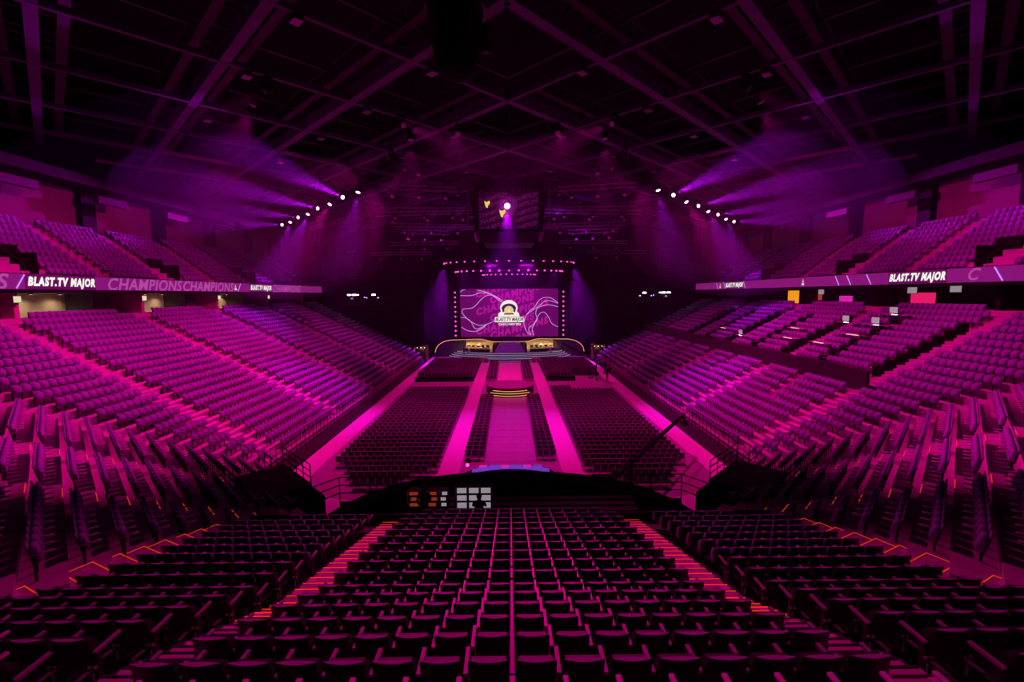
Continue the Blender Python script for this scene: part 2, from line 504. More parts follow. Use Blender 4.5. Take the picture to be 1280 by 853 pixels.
# ------------------------------------------------------------------ corner stands (rows at 45 degrees)
def uv(sx, u, v):
    return (-sx * (u - v) * S2 * 1.0, (u + v) * S2) if sx > 0 else ((u - v) * S2, (u + v) * S2)
CST = [(20.3, 21.5), (26.0, 27.2)]
for sx in (-1, 1):
    cs = struct('terrace_corner_left' if sx < 0 else 'terrace_corner_right', 'stepped concrete corner terrace')
    for k in range(NCORN):
        u = U0 - ST * k
        w = ST * k
        z = SZ + SR * k
        v1 = u + 14.2
        v2a = 31.5 + 0.414 * w
        v2b = 31.5 + 0.414 * (w + ST)
        P = [uv(sx, u, v1), uv(sx, u, v2a), uv(sx, u - ST, v2b), uv(sx, u - ST, v1)]
        if max(p[1] for p in P) < 0: continue
        MB().prism(P, z - 1.0, z).build('tread', M['concrete'], cs)
        ang = -math.pi / 4 if sx < 0 else math.pi / 4       # local +Y turned to the facing
        for a, b in CST:
            MB().bar((*uv(sx, u - 0.02, a + .1), z + 0.012), (*uv(sx, u - 0.02, b - .1), z + 0.012), 0.025, 0.015).build('nosing', M['orange_dim'], cs)
            MB().prism([uv(sx, u - 0.02, a), uv(sx, u - 0.02, b), uv(sx, u - ST / 2, b), uv(sx, u - ST / 2, a)], z, z + 0.012).build('step', M['concrete'], cs)
            MB().prism([uv(sx, u - ST / 2, a), uv(sx, u - ST / 2, b), uv(sx, u - ST, b), uv(sx, u - ST, a)], z - 0.02, z + SR / 2).build('step', M['concrete'], cs)
        # seats
        v = v1 + 0.9
        while v < v2a - 0.55:
            if all(not (a - 0.3 < v < b + 0.3) for a, b in CST):
                p = uv(sx, u - 0.58, v)
                hole = k < 4 and 23.4 < v < 27.8                   # black tunnel mouth at the foot of the corner
                if p[1] > 1.5 and not hole:
                    SEATS.append((p[0], p[1], z, ang))
            v += PITCH
    # stair of turned landings between the corner and the wing block, orange along the far edges
    sw = struct('stair_corner_left' if sx < 0 else 'stair_corner_right', 'turned concrete landings with orange edges beside the wing block')
    e1, e2 = Vector((0.80, -0.40)).normalized() * 1.15, Vector((-0.40, -0.80)).normalized() * 1.05
    for k in range(2, 16):
        yb, z = near_row(k)
        z += 0.42 - 0.02 * abs(k - 8)
        tip = Vector((-10.75, yb + 0.75))
        fx = lambda p: (p.x, p.y) if sx < 0 else (-p.x, p.y)
        ld = MB().prism([fx(tip), fx(tip + e1), fx(tip + e1 + e2), fx(tip + e2)], z - 0.6, z).build('landing', M['concrete'], sw)
        for e in (e1, e2):
            MB().bar((*fx(tip), z + 0.008), (*fx(tip + e), z + 0.008), 0.02, 0.014).build('nosing', M['orange_dim'], ld)
        c = tip + e1 * 0.14 + e2 * 0.14
        MB().prism([fx(c), fx(c + e1 * .16), fx(c + e1 * .16 + e2 * .16), fx(c + e2 * .16)], z, z + 0.01).build('step_marker', M['marker'], ld)
    # tunnel mouth
    vm = struct('trim_1' if sx < 0 else 'trim_2', 'black tunnel mouth with railing at the foot of the corner terrace')
    MB().prism([uv(sx, 8.9, 23.6), uv(sx, 5.6, 23.6), uv(sx, 5.6, 27.6), uv(sx, 8.9, 27.6)], 0, 2.75).build('box', M['black'], vm)
    MB().prism([uv(sx, 8.9, 22.0), uv(sx, 8.75, 22.0), uv(sx, 8.75, 23.6), uv(sx, 8.9, 23.6)], 0, 2.6).build('panel', M['black'], vm)
    for zz in (3.1, 3.45, 3.8):
        MB().tube((*uv(sx, 8.85, 23.6), zz), (*uv(sx, 8.85, 27.6), zz), 0.03, 5).build('rail', M['black'], vm)
        MB().tube((*uv(sx, 5.65, 23.6), zz), (*uv(sx, 5.65, 27.6), zz), 0.03, 5).build('rail', M['black'], vm)
    for j in range(5):
        for uu in (8.85, 5.65):
            MB().tube((*uv(sx, uu, 23.6 + j), 2.7), (*uv(sx, uu, 23.6 + j), 3.8), 0.03, 5).build('rail_post', M['black'], vm)

# ------------------------------------------------------------------ side stands
RPAR = [31.9, 37.5, 42.9, 48.2, 54.1, 59.6, 65.3]
for sx in (-1, 1):
    ss = struct('terrace_left' if sx < 0 else 'terrace_right', 'long stepped concrete side terrace')
    for k in range(NSIDE):
        x0, x1 = SX + ST * k, SX + ST * (k + 1)
        z = SZ + SR * k
        ya, yb = 28.5 - 0.414 * ST * k, 28.5 - 0.414 * ST * (k + 1)
        MB().prism([(sx * x0, ya), (sx * x0, SIDE_END), (sx * x1, SIDE_END), (sx * x1, yb)], z - 0.9, z).build('tread', M['concrete'], ss)
        for A in AISLES:
            MB().box((sx * (x0 + ST * 0.75), A, z + SR / 4), (ST / 2, 1.2, SR / 2)).build('step', M['concrete'], ss)
        ang = -math.pi / 2 if sx < 0 else math.pi / 2
        y = ya + 0.75
        while y < SIDE_END - 0.4:
            ok = all(abs(y - A) > 0.82 for A in AISLES)
            if sx > 0:
                if k in (10, 11) and y > 30.0: ok = False
                if 11 < k < 20 and y > 30 and any(-0.4 < y - q < 0.75 for q in RPAR): ok = False
                if 5 < k < 10 and any(abs(y - q - 5.6) < 0.5 for q in AISLES): ok = False
            if k == NSIDE - 1 and any(abs(y - A) < 1.9 for A in AISLES): ok = False
            if ok:
                SEATS.append((sx * (x0 + 0.58), y, z, ang))
            y += PITCH
    # front wall and railing
    wf = struct('wall_left' if sx < 0 else 'wall_right', 'dark front wall of the side terrace with railing')
    MB().box((sx * 15.85, 56.0, 0.45), (0.2, 54, 0.9)).build('parapet', M['dark'], wf)
    for j in range(74):
        y = 29.2 + 0.725 * j
        MB().tube((sx * 15.85, y, 0.85), (sx * 15.85, y, 2.5), 0.024, 5).build('rail_post', M['black'], wf)
    for zz in (1.15, 1.45, 1.8, 2.15, 2.5):
        MB().tube((sx * 15.85, 29.0, zz), (sx * 15.85, 82.5, zz), 0.028, 5).build('rail', M['black'], wf)
    # front of the 45 degree corner
    a, b = uv(sx, U0 + 0.05, 23.2), uv(sx, U0 + 0.05, 31.5)
    MB().bar((*a, 0.72), (*b, 0.72), 0.2, 1.44).build('parapet', M['dark'], wf)
    for j in range(7):
        p = uv(sx, U0 + 0.05, 23.4 + 1.3 * j)
        MB().tube((*p, 1.44), (*p, 2.55), 0.03, 5).build('rail_post', M['black'], wf)
    for zz in (2.0, 2.55):
        MB().tube((*a, zz), (*b, zz), 0.028, 5).build('rail', M['black'], wf)

# parapets inside the crane-side stand
pr = struct('trim_3', 'dark parapet walls dividing the crane-side terrace')
zr = SZ + SR * 10
MB().box((SX + ST * 10 + 0.25, 56.5, zr + 0.75), (0.22, 52, 1.5)).build('parapet', M['dark'], pr)
for q in RPAR:
    for j in range(8):
        k = 12 + j
        MB().box((SX + ST * (k + .5), q, SZ + SR * k + 0.35), (ST, 0.14, 0.9)).build('stepped_parapet', M['black'], pr)

# ------------------------------------------------------------------ upper tier, concourse, ribbon boards
for sx in (-1, 1):
    us = struct('terrace_upper_left' if sx < 0 else 'terrace_upper_right', 'steep upper tier terrace')
    for k in range(NUP):
        x0, x1 = UPX + UPT * k, UPX + UPT * (k + 1)
        z = UPZ + UPR * k
        MB().prism([(sx * x0, 14), (sx * x0, 80), (sx * x1, 80), (sx * x1, 14)], z - 0.8, z).build('tread', M['concrete'], us)
        for A in UAISLES:
            MB().box((sx * (x0 + UPT * .75), A, z + UPR / 4), (UPT / 2, 1.1, UPR / 2)).build('step', M['concrete'], us)
        ang = -math.pi / 2 if sx < 0 else math.pi / 2
        y = 14.4
        while y < 79.5:
            ok = all(abs(y - A) > 0.8 for A in UAISLES)
            if k < 4 and any(0.5 < y - A < 2.6 for A in UAISLES[1::2]): ok = False
            if ok:
                SEATS.append((sx * (x0 + 0.5), y, z, ang))
            y += PITCH
    for A in UAISLES:
        for dy in (-0.62, 0.62):
            rl = MB()
            rl.tube((sx * UPX, A + dy, UPZ + 0.95), (sx * (UPX + UPT * 9), A + dy, UPZ + UPR * 9 + 0.95), 0.025, 5)
            for k in range(0, 10, 3):
                rl.tube((sx * (UPX + UPT * k), A + dy, UPZ + UPR * k), (sx * (UPX + UPT * k), A + dy, UPZ + UPR * k + 0.95), 0.02, 5)
            if dy > 0:
                rl.build('handrail', M['steel'], us)
    for A in UAISLES[1::2]:
        MB().box((sx * (UPX + 1.3), A + 1.6, UPZ + 0.9), (2.4, 0.12, 1.9)).build('stepped_parapet', M['black'], us)
        MB().box((sx * (UPX + 2.55), A + 1.6, UPZ + 1.9), (0.12, 2.0, 1.2)).build('stepped_parapet', M['black'], us)
    MB().box((sx * 38.0, 47, 13.05), (8.4, 66, 0.25)).build('soffit', M['dark'], us)
    # wall behind the upper tier, with piers
    wu = struct('wall_upper_left' if sx < 0 else 'wall_upper_right', 'plain painted wall behind the upper tier')
    MB().box((sx * 42.3, 47, 21.2), (0.2, 68, 5.2)).build('wall_face', M['wallpink'], wu)
    for j in range(7):
        MB().box((sx * 42.0, 27.6 + 9.4 * j, 21.2), (0.9, 1.5, 5.4)).build('pier', M['black'], wu)
    MB().box((sx * 40.4, 47, 23.4), (2.6, 68, 0.9)).build('service_duct', M['black'], wu)
    for j in range(6):
        MB().box((sx * 39.8, 29 + 9.0 * j, 22.0), (0.5, 3.4, 0.7)).build('hung_panel', M['dark'], wu)
    # concourse behind the top row
    wc = struct('wall_concourse_left' if sx < 0 else 'wall_concourse_right', 'concourse wall behind the top row')
    zt = SZ + SR * NSIDE
    MB().box((sx * 36.6, 47, zt - 0.2), (3.6, 72, 0.4)).build('walkway', M['concrete'], wc)
    MB().box((sx * 38.3, 47, zt + 1.0), (0.2, 72, 2.2)).build('back_wall', M['beige'] if sx < 0 else M['dark'], wc)
    for A in AISLES + [20.0]:
        if sx < 0:
            MB().box((-36.6, A + 1.6, zt + 1.0), (3.2, 0.35, 2.1)).build('pier', M['beige'], wc)
            MB().box((-37.0, A + 9.3, zt + 1.0), (2.4, 1.6, 2.1)).build('kiosk', M['dark'], wc)
        else:
            MB().box((36.2, A + 1.6, zt + 1.0), (2.2, 0.35, 2.1)).build('pier', M['black'], wc)

# ------------------------------------------------------------------ text helper
def text_polys(body, size, shear=0.3, bold=0.0, space=1.0):
    cu = bpy.data.curves.new('lettering', 'FONT')
    cu.body = body
    cu.size = size
    cu.shear = shear
    cu.offset = bold
    cu.space_character = space
    cu.align_x = 'CENTER'
    cu.align_y = 'CENTER'
    cu.resolution_u = 3
    ob = bpy.data.objects.new('lettering', cu)
    COL.objects.link(ob)
    bpy.context.view_layer.update()
    me = bpy.data.meshes.new_from_object(ob.evaluated_get(bpy.context.evaluated_depsgraph_get()))
    bm = bmesh.new()
    bm.from_mesh(me)
    bpy.data.meshes.remove(me)
    bpy.data.objects.remove(ob)
    bpy.data.curves.remove(cu)
    return bm

def place_text(bm, name, m, parent, origin, right, up, normal, rot2=0.0, clip=None, off=(0, 0), proud=0.03, sx=1.0):
    bmesh.ops.scale(bm, vec=(sx, 1, 1), verts=bm.verts)
    bmesh.ops.rotate(bm, cent=(0, 0, 0), matrix=Matrix.Rotation(rot2, 3, 'Z'), verts=bm.verts)
    bmesh.ops.translate(bm, vec=(off[0], off[1], 0), verts=bm.verts)
    if clip:
        x0, x1, y0, y1 = clip
        for co, no in (((x0, 0, 0), (-1, 0, 0)), ((x1, 0, 0), (1, 0, 0)), ((0, y0, 0), (0, -1, 0)), ((0, y1, 0), (0, 1, 0))):
            bmesh.ops.bisect_plane(bm, geom=bm.verts[:] + bm.edges[:] + bm.faces[:], plane_co=co, plane_no=no, clear_outer=True)
    if not bm.verts:
        bm.free(); return None
    o, r, u, n = Vector(origin), Vector(right), Vector(up), Vector(normal)
    for v in bm.verts:
        v.co = o + r * v.co.x + u * v.co.y + n * proud
    me = bpy.data.meshes.new(name)
    bm.to_mesh(me)
    bm.free()
    me.materials.append(m)
    return link(name, me, parent)

def strip(mb, pts, w, z=0.0):
    """flat ribbon through 2D points (x, y); returned in the local frame of a screen"""
    L, Rr = [], []
    for i, p in enumerate(pts):
        a = Vector(pts[max(0, i - 1)]); b = Vector(pts[min(len(pts) - 1, i + 1)])
        d = (b - a).normalized()
        n = Vector((-d.y, d.x))
        L.append((p[0] + n.x * w / 2, p[1] + n.y * w / 2, z)); Rr.append((p[0] - n.x * w / 2, p[1] - n.y * w / 2, z))
    n = len(pts)
    mb.add(L + Rr, [(n + i, n + i + 1, i + 1, i) for i in range(n - 1)])

def catmull(pts, n=8):
    out = []
    P = [Vector(p) for p in pts]
    for i in range(len(P) - 1):
        p0, p1, p2, p3 = P[max(0, i - 1)], P[i], P[i + 1], P[min(len(P) - 1, i + 2)]
        for j in range(n):
            t = j / n
            out.append(0.5 * ((2 * p1) + (-p0 + p2) * t + (2 * p0 - 5 * p1 + 4 * p2 - p3) * t * t + (-p0 + 3 * p1 - 3 * p2 + p3) * t ** 3))
    out.append(P[-1])
    return [(p.x, p.y) for p in out]

# ribbon boards
RZ0, RZ1 = 13.15, 14.2
for sx in (-1, 1):
    rb = thing('ribbon_board', 'long magenta LED ribbon board above the ' + ('beige concourse' if sx < 0 else 'concourse with amber panel'), 'led screen', (0, 0, 0))
    MB().box((sx * 33.75, 48, (RZ0 + RZ1) / 2), (0.5, 68, RZ1 - RZ0 + 0.1)).build('housing', M['dark'], rb)
    x = sx * 33.48
    n = (-sx, 0, 0)
    right = (0, -sx, 0) if sx > 0 else (0, 1, 0)
    right = (0, 1, 0) if sx < 0 else (0, -1, 0)
    for j in range(17):
        y0 = 14 + 4 * j
        MB().box((x, y0 + 2, (RZ0 + RZ1) / 2), (0.03, 3.98, RZ1 - RZ0)).build('led_panel', M['ribbon_bg'], rb)
    zc = (RZ0 + RZ1) / 2
    def rtext(s, y, size, m, bold, proud=0.04, rot2=0.0, clip=True, dz=0.0, wide=1.0):
        bm = text_polys(s, size, 0.28, bold, 1.06 if bold < 0.033 else 1.2)
        place_text(bm, 'lettering', m, rb, (x, y, zc), right, (0, 0, 1), n, rot2, (-30, 30, -0.5, 0.5) if clip else None, (0, dz), proud, wide)
    if sx < 0:
        white_at = (34.6, 62.0)
        for yy in (26.4, 42.6, 51.4, 69.2):
            rtext('CHAMPIONS', yy, 1.45, M['ribbon_txt'], 0.03, 0.02, 0.0, True, -0.08)
        slashes = (28.6, 31.6, 57.0)
    else:
        white_at = (37.6, 68.0)
        rtext('C', 33.0, 1.2, M['ribbon_txt'], 0.02, 0.02)
        slashes = (31.2, 42.5, 45.0, 46.6, 71.0, 73.5, 65.0)
    for yy in white_at:
        MB().box((x - sx * 0.02, yy, zc), (0.02, 5.4, RZ1 - RZ0)).build('led_panel', M['ribbon_dark'], rb)
        rtext('BLAST.TV MAJOR', yy, 0.82, M['screen_white'], 0.05, 0.06, 0, False, 0.0, 0.70)
    for yy in slashes:
        MB().bar((x - sx * 0.04, yy - 0.3, RZ0 + .05), (x - sx * 0.04, yy + 0.3, RZ1 - .05), 0.02, 0.09).build('light_line', M['ribbon_line'], rb)
    for yy in ((56.2,) if sx < 0 else (52.0, 72.4)):
        e = MB()
        e.add([(x - sx * .05, yy - .26, zc - .35), (x - sx * .05, yy + .26, zc - .35), (x - sx * .05, yy + .14, zc - .08), (x - sx * .05, yy - .14, zc - .08)], [(0, 1, 2, 3)])
        e.add([(x - sx * .05, yy - .12, zc), (x - sx * .05, yy + .12, zc), (x - sx * .05, yy, zc + .38)], [(0, 1, 2)])
        e.build('emblem', M['screen_cream'], rb)

# the seats past counting
so = joined('arena_seating', mass, SEATS, [M['fabric'], M['shell'], M['arm']])
tag(so, 'purple tip-up seats filling the side stands, corners and upper tier', 'seating', None, 'stuff')

# ------------------------------------------------------------------ floor chairs
cs_, cb_, cf_ = MB(), MB(), MB()
cs_.box((0, 0.0, 0.44), (0.44, 0.43, 0.05))
cs_.box((0, 0.0, 0.475), (0.40, 0.39, 0.03))
cb_.box((0, -0.23, 0.68), (0.455, 0.045, 0.36), 0, 0, 0.14)
cb_.box((0, -0.255, 0.865), (0.40, 0.05, 0.03), 0, 0, 0.14)
for x in (-0.225, 0.225):
    cf_.bar((x, -0.20, 0.0), (x, -0.265, 0.88), 0.026, 0.026)
    cf_.bar((x, 0.20, 0.0), (x, 0.19, 0.46), 0.026, 0.026)
    cf_.bar((x, -0.22, 0.42), (x, 0.20, 0.42), 0.022, 0.022)
cf_.bar((-0.225, -0.268, 0.888), (0.225, -0.268, 0.888), 0.036, 0.018)
D_cs = cs_.mesh('chair_seat', M['chair'])
D_cb = cb_.mesh('chair_backrest', M['chair'])
D_cf = cf_.mesh('chair_frame', M['chairframe'])
cj = MB()
for t, mi in ((cs_, 0), (cb_, 0), (cf_, 1)):
    cj.add(t.v, t.f, mi)
def floor_chair(x, y, z, label, group):
    t = thing('floor_chair', label, 'chair', (x, y, z), 0, group)
    link('seat', D_cs, t)
    link('backrest', D_cb, t)
    link('frame', D_cf, t)
CH = []
places = []
for sx in (-1, 1):
    blk = SIDE[sx]
    for r in range(31):
        y = 28.6 + 0.97 * r
        for i in range(15):
            x = sx * (5.45 + 0.505 * i)
            if r == 0 and not (4 <= i <= 9): continue
            if r == 1 and not (3 <= i <= 10): continue
            if r == 2 and not (1 <= i <= 11): continue
            if r == 3 and not (0 <= i <= 12): continue
            if r > 28 and sx > 0 and i > 4: continue
            places.append((x, y, 0.0, f'black floor chair in wide {blk} block, {ORD[r + 1]} row from desk, {ORD[i + 1]} from centre', 'chairs of the wide floor blocks'))
    for r in range(21):
        y = 33.6 + 0.97 * r
        for i in range(3):
            places.append((sx * (2.2 + 0.505 * i), y, 0.0, f'black floor chair in narrow {blk} strip, {ORD[r + 1]} row from desk, {ORD[i + 1]} from board aisle', 'chairs of the narrow floor strips'))
    for r in range(17):
        y = 65.2 + 0.97 * r
        for i in range(3):
            CH.append((sx * (2.2 + 0.505 * i), y, 0.0, 0))
        for i in range(16):
            if sx > 0 and r < 4 and i > 6: continue
            CH.append((sx * (5.7 + 0.505 * i), y + 1.0, 0.40, 0))
places.sort(key=lambda p: math.hypot(p[0], p[1]))
for i, (x, y, z, lab, grp) in enumerate(places):
    if i < 300:
        floor_chair(x, y, z, lab, grp)
    else:
        CH.append((x, y, z, 0))
co = joined('floor_seating', cj, CH, [M['chair'], M['chairframe']])
tag(co, 'rows of black floor chairs reaching from mid floor to the stage', 'seating', None, 'stuff')
for sx in (-1, 1):
    rs = thing('seating_riser', f'low black {SIDE[sx]} riser under the chairs before the stage', 'riser', (0, 0, 0))
    x0 = 5.3
    for i in range(4):
        for j in range(8):
            if sx > 0 and j < 2 and i > 1: continue
            MB().box((sx * (x0 + 1.07 + 2.13 * i), 66.4 + 2.1 * j, 0.2), (2.1, 2.07, 0.398)).build('deck_panel', M['dark'], rs)
    MB().box((sx * (x0 + 2.1 if sx > 0 else x0 + 4.25), 65.25 if sx < 0 else 65.25, 0.35), (4.2 if sx > 0 else 8.5, 0.12, 0.7)).build('black_skirt', M['black'], rs)

# ------------------------------------------------------------------ round platform in the centre aisle
pf = thing('round_platform', 'low round dark platform with gold lit steps in centre aisle', 'stage', (0, 58.3, 0))
MB().lathe([(3.05, 0.012), (3.05, 0.86), (2.98, 0.92)], n=48).build('drum', M['dark'], pf)
smooth(MB().lathe([(2.95, 0.915), (2.95, 0.935)], n=48).build('top_carpet', mat('dusky_carpet', (0.40, 0.33, 0.40), 0.9), pf))
for j in range(3):
    a0, a1 = R(270 - 44 + 2 * j), R(270 + 44 - 2 * j)
    ro = 3.9 - 0.28 * j
    pts = [(math.cos(a0 + (a1 - a0) * t / 24) * ro, math.sin(a0 + (a1 - a0) * t / 24) * ro) for t in range(25)]
    pin = [(math.cos(a0 + (a1 - a0) * t / 24) * 3.0, math.sin(a0 + (a1 - a0) * t / 24) * 3.0) for t in range(25)]
    stp = MB()
    z = 0.23 * (j + 1)
    for t in range(24):
        stp.prism([pts[t], pts[t + 1], pin[t + 1], pin[t]], 0.012, z)
    so_ = stp.build('step', M['dark'], pf)
    ed = MB()
    for t in range(24):
        ed.bar((*pts[t], z - 0.02), (*pts[t + 1], z - 0.02), 0.05, 0.06)
    ed.build('gold_edge', M['gold'], so_)

# ------------------------------------------------------------------ stage
sg = thing('stage', 'curved tiered stage with gold edged shell and lilac stair', 'stage', (0, 0, 0))
def arc_poly(rx, ry, yc, yback, n=36):
    pts = [(rx * math.cos(math.pi + math.pi * i / n), yc + ry * math.sin(math.pi + math.pi * i / n)) for i in range(n + 1)]
    return pts + [(rx, yback), (-rx, yback)]
for j in range(4):
    rx, ry = 12.4 - 0.55 * j, 6.6 - 0.5 * j
    z = 0.28 * (j + 1)
    pts = arc_poly(rx, ry, 93.0, 97)
    tier = MB().prism(pts, 0.012 if j == 0 else z - 0.3, z).build('tier', M['stage'], sg)
    e = MB()
    for i in range(36):
        e.bar((*pts[i], z - 0.01), (*pts[i + 1], z - 0.01), 0.05, 0.05)
    e.build('led_edge', M['whiteled'], tier)
# shell: band behind the desks with a gold top edge
def shell_top(x):
    a = abs(x)
    if a < 3.2: return 2.78
    if a < 6.2: return 2.78 + 0.62 * (0.5 - 0.5 * math.cos((a - 3.2) / 3.0 * math.pi))
    if a < 11.8: return 3.40
    t = min(1, (a - 11.8) / 3.2)
    return 1.0 + 2.4 * math.sqrt(max(0, 1 - t * t))
xs = [(-15.0 + 30.0 * i / 120) for i in range(121)]
def shell_y(x): return 94.6 - 2.8 * (abs(x) / 15.0) ** 2.0
sh = MB(); ge = MB()
for i in range(120):
    xa, xb = xs[i], xs[i + 1]
    za, zb = shell_top(xa), shell_top(xb)
    ya, yb = shell_y(xa), shell_y(xb)
    sh.add([(xa, ya, 0.0), (xb, yb, 0.0), (xb, yb, zb), (xa, ya, za), (xa, ya + 1.2, 0.0), (xb, yb + 1.2, 0.0), (xb, yb + 1.2, zb), (xa, ya + 1.2, za)],
           [(0, 1, 2, 3), (5, 4, 7, 6), (3, 2, 6, 7)], 1 if 3.2 < abs((xa + xb) / 2) < 9.0 else 0)
    ge.bar((xa, ya - 0.9, za + 0.05), (xb, yb - 0.9, zb + 0.05), 0.08, 0.09)
shell = sh.build('shell', [mat('shell_purple', (0.07, 0.03, 0.10), 0.6), M['goldwall']], sg)
ge.build('gold_edge', M['gold'], shell)
cn = MB()
for i in range(120):
    xa, xb = xs[i], xs[i + 1]
    cn.add([(xa, shell_y(xa) - 0.9, shell_top(xa)), (xb, shell_y(xb) - 0.9, shell_top(xb)), (xb, shell_y(xb) + 0.4, shell_top(xb) + .02), (xa, shell_y(xa) + 0.4, shell_top(xa) + .02)], [(0, 1, 2, 3), (3, 2, 1, 0)])
cn.build('canopy', M['dark'], sg)
# centre stair
for j in range(10):
    w0 = 3.05 - 0.11 * j
    y0 = 88.9 + 0.50 * j
    MB().prism([(-w0, y0), (w0, y0), (w0 - .11, y0 + 0.5), (-w0 + .11, y0 + 0.5)], 1.1, 1.30 + 0.17 * j).build('stair_step', M['stagestair'], sg)
for sx in (-1, 1):
    MB().box((sx * 3.25, 91.5, 1.9), (0.3, 4.4, 1.5)).build('stair_cheek', M['black'], sg)
# players' desks
for sx in (-1, 1):
    dk = thing('team_desk', 'long curved black player desk beside the ' + ('monitor-side' if sx < 0 else 'crane-side') + ' wall of the stage', 'desk', (0, 0, 0), 0, 'team desks on the stage')
    ds = MB(); dt = MB(); lt = MB()
    for i in range(8):
        xa, xb = 4.0 + 0.62 * i, 4.0 + 0.62 * (i + 1)
        ya, yb = 90.4 + 0.03 * i * i, 90.4 + 0.03 * (i + 1) ** 2
        ds.bar((sx * xa, ya, 1.45), (sx * xb, yb, 1.45), 0.12, 0.75)
        dt.bar((sx * xa, ya + 0.35, 1.86), (sx * xb, yb + 0.35, 1.86), 0.9, 0.06)
        lt.bar((sx * xa, ya - 0.08, 1.80), (sx * xb, yb - 0.08, 1.80), 0.03, 0.04)
    ds.build('front_panel', M['black'], dk); dt.build('desk_top', M['dark'], dk); lt.build('gold_edge', M['gold'], dk)
    for i in range(5):
        x, y = sx * (4.4 + 0.98 * i), 90.4 + 0.03 * (i * 1.58 + .6) ** 2 + 0.35
        mn = thing('desk_monitor', f'small lit monitor on {SIDE[sx]} team desk, {ORD[i + 1]} from the stair', 'monitor', (x, y, 1.89), 0, 'monitors on the team desks')
        MB().box((0, 0, 0.34), (0.58, 0.05, 0.36)).build('housing', M['dark'], mn)
        MB().box((0, 0.03, 0.34), (0.54, 0.01, 0.32)).build('display', M['monitor'], mn)
        MB().tube((0, 0, 0), (0, 0, 0.2), 0.03).build('stand', M['dark'], mn)
        gc = thing('gaming_chair', f'pale high-backed chair at {SIDE[sx]} team desk, {ORD[i + 1]} from the stair', 'chair', (x, y + 0.85, 1.12), 0, 'chairs at the team desks')
        MB().box((0, 0, 0.45), (0.5, 0.5, 0.1)).build('seat', M['whiteled'] if False else M['goldwall'], gc)
        MB().box((0, 0.26, 0.92), (0.48, 0.1, 0.85), 0, 0, -0.15).build('backrest', M['goldwall'], gc)
        MB().tube((0, 0, 0.05), (0, 0, 0.42), 0.04).build('stem', M['black'], gc)
        b = MB()
        for q in range(5):
            t = 2 * math.pi * q / 5
            b.bar((0, 0, 0.06), (0.3 * math.cos(t), 0.3 * math.sin(t), 0.03), 0.05, 0.05)
        b.build('star_base', M['black'], gc)
    # lamps in the alcove
    for i in range(3):
        al = bpy.data.lights.new('alcove_lamp', 'AREA')
        al.energy = 55; al.color = (1.0, 0.66, 0.32); al.size = 0.4
        ao = link('alcove_lamp', al, None, (sx * (4.4 + 2.0 * i), 92.2, 2.62))
        ao.rotation_euler = (R(20), 0, 0)
    # small white figures beside the desks
    tp = thing('trophy_stand', 'small white cone stand before the ' + SIDE[sx] + ' team desk', 'stand', (sx * 8.1, 89.6, 1.12))
    smooth(MB().lathe([(0.30, 0), (0.20, 0.5), (0.07, 1.0), (0.10, 1.05), (0.02, 1.3)], n=14).build('cone', M['marker'], tp))
    MB().lathe([(0.34, 0.0), (0.34, 0.04)], n=14).build('base', M['dark'], tp)

# front-of-stage speakers
for sx in (-1, 1):
    for i in range(2):
        sp = thing('stage_speaker', f'small pale stage-front speaker before the {SIDE[sx]} tiers, {ORD[i + 1]} from the carpet', 'speaker', (sx * (4.5 + 0.9 * i), 84.2, 0.012), 0, 'stage-front speakers')
        MB().box((0, 0, 0.45), (0.7, 0.5, 0.9)).build('cabinet', M['dark'], sp)
        MB().box((0, -0.26, 0.5), (0.6, 0.02, 0.7)).build('grille', M['goldwall'], sp)

# ------------------------------------------------------------------ main LED screen
SY, SZ0, SZ1, SW = 97.4, 3.55, 13.75, 10.45
ls = thing('stage_screen', 'large purple LED wall with slanted lettering above the stage', 'led screen', (0, 0, 0))
MB().box((0, SY + 0.35, (SZ0 + SZ1) / 2), (2 * SW + 0.5, 0.6, SZ1 - SZ0 + 0.3)).build('frame', M['black'], ls)
for i in range(8):
    for j in range(4):
        pw, ph = 2 * SW / 8, (SZ1 - SZ0) / 4
        MB().box((-SW + pw * (i + .5), SY, SZ0 + ph * (j + .5)), (pw - 0.01, 0.04, ph - 0.01)).build('led_panel', M['screen_bg'], ls)
MB().box((0, SY + 0.4, 1.72), (2 * SW, 0.5, 3.44)).build('plinth', M['black'], ls)
oc = (0, SY, (SZ0 + SZ1) / 2)
CL = (-SW, SW, -(SZ1 - SZ0) / 2, (SZ1 - SZ0) / 2)
fr = ((1, 0, 0), (0, 0, 1), (0, -1, 0))
HH = (SZ1 - SZ0) / 2
for off in ((-1.1, 5.5), (1.9, 4.3), (-1.1, 1.75), (1.9, 0.47), (-1.1, -2.45), (1.9, -3.35), (-1.1, -6.3)):
    place_text(text_polys('CHAMPIONS', 1.92, 0.30, 0.11, 1.24), 'lettering', M['screen_txt'], ls, oc, *fr, R(15.5), CL, off, 0.05 + 0.002 * off[0])
ln = MB()
def sp(px, py): return ((px - 610) / 945 * 2 * SW, -(py - 342) / 478 * (SZ1 - SZ0))
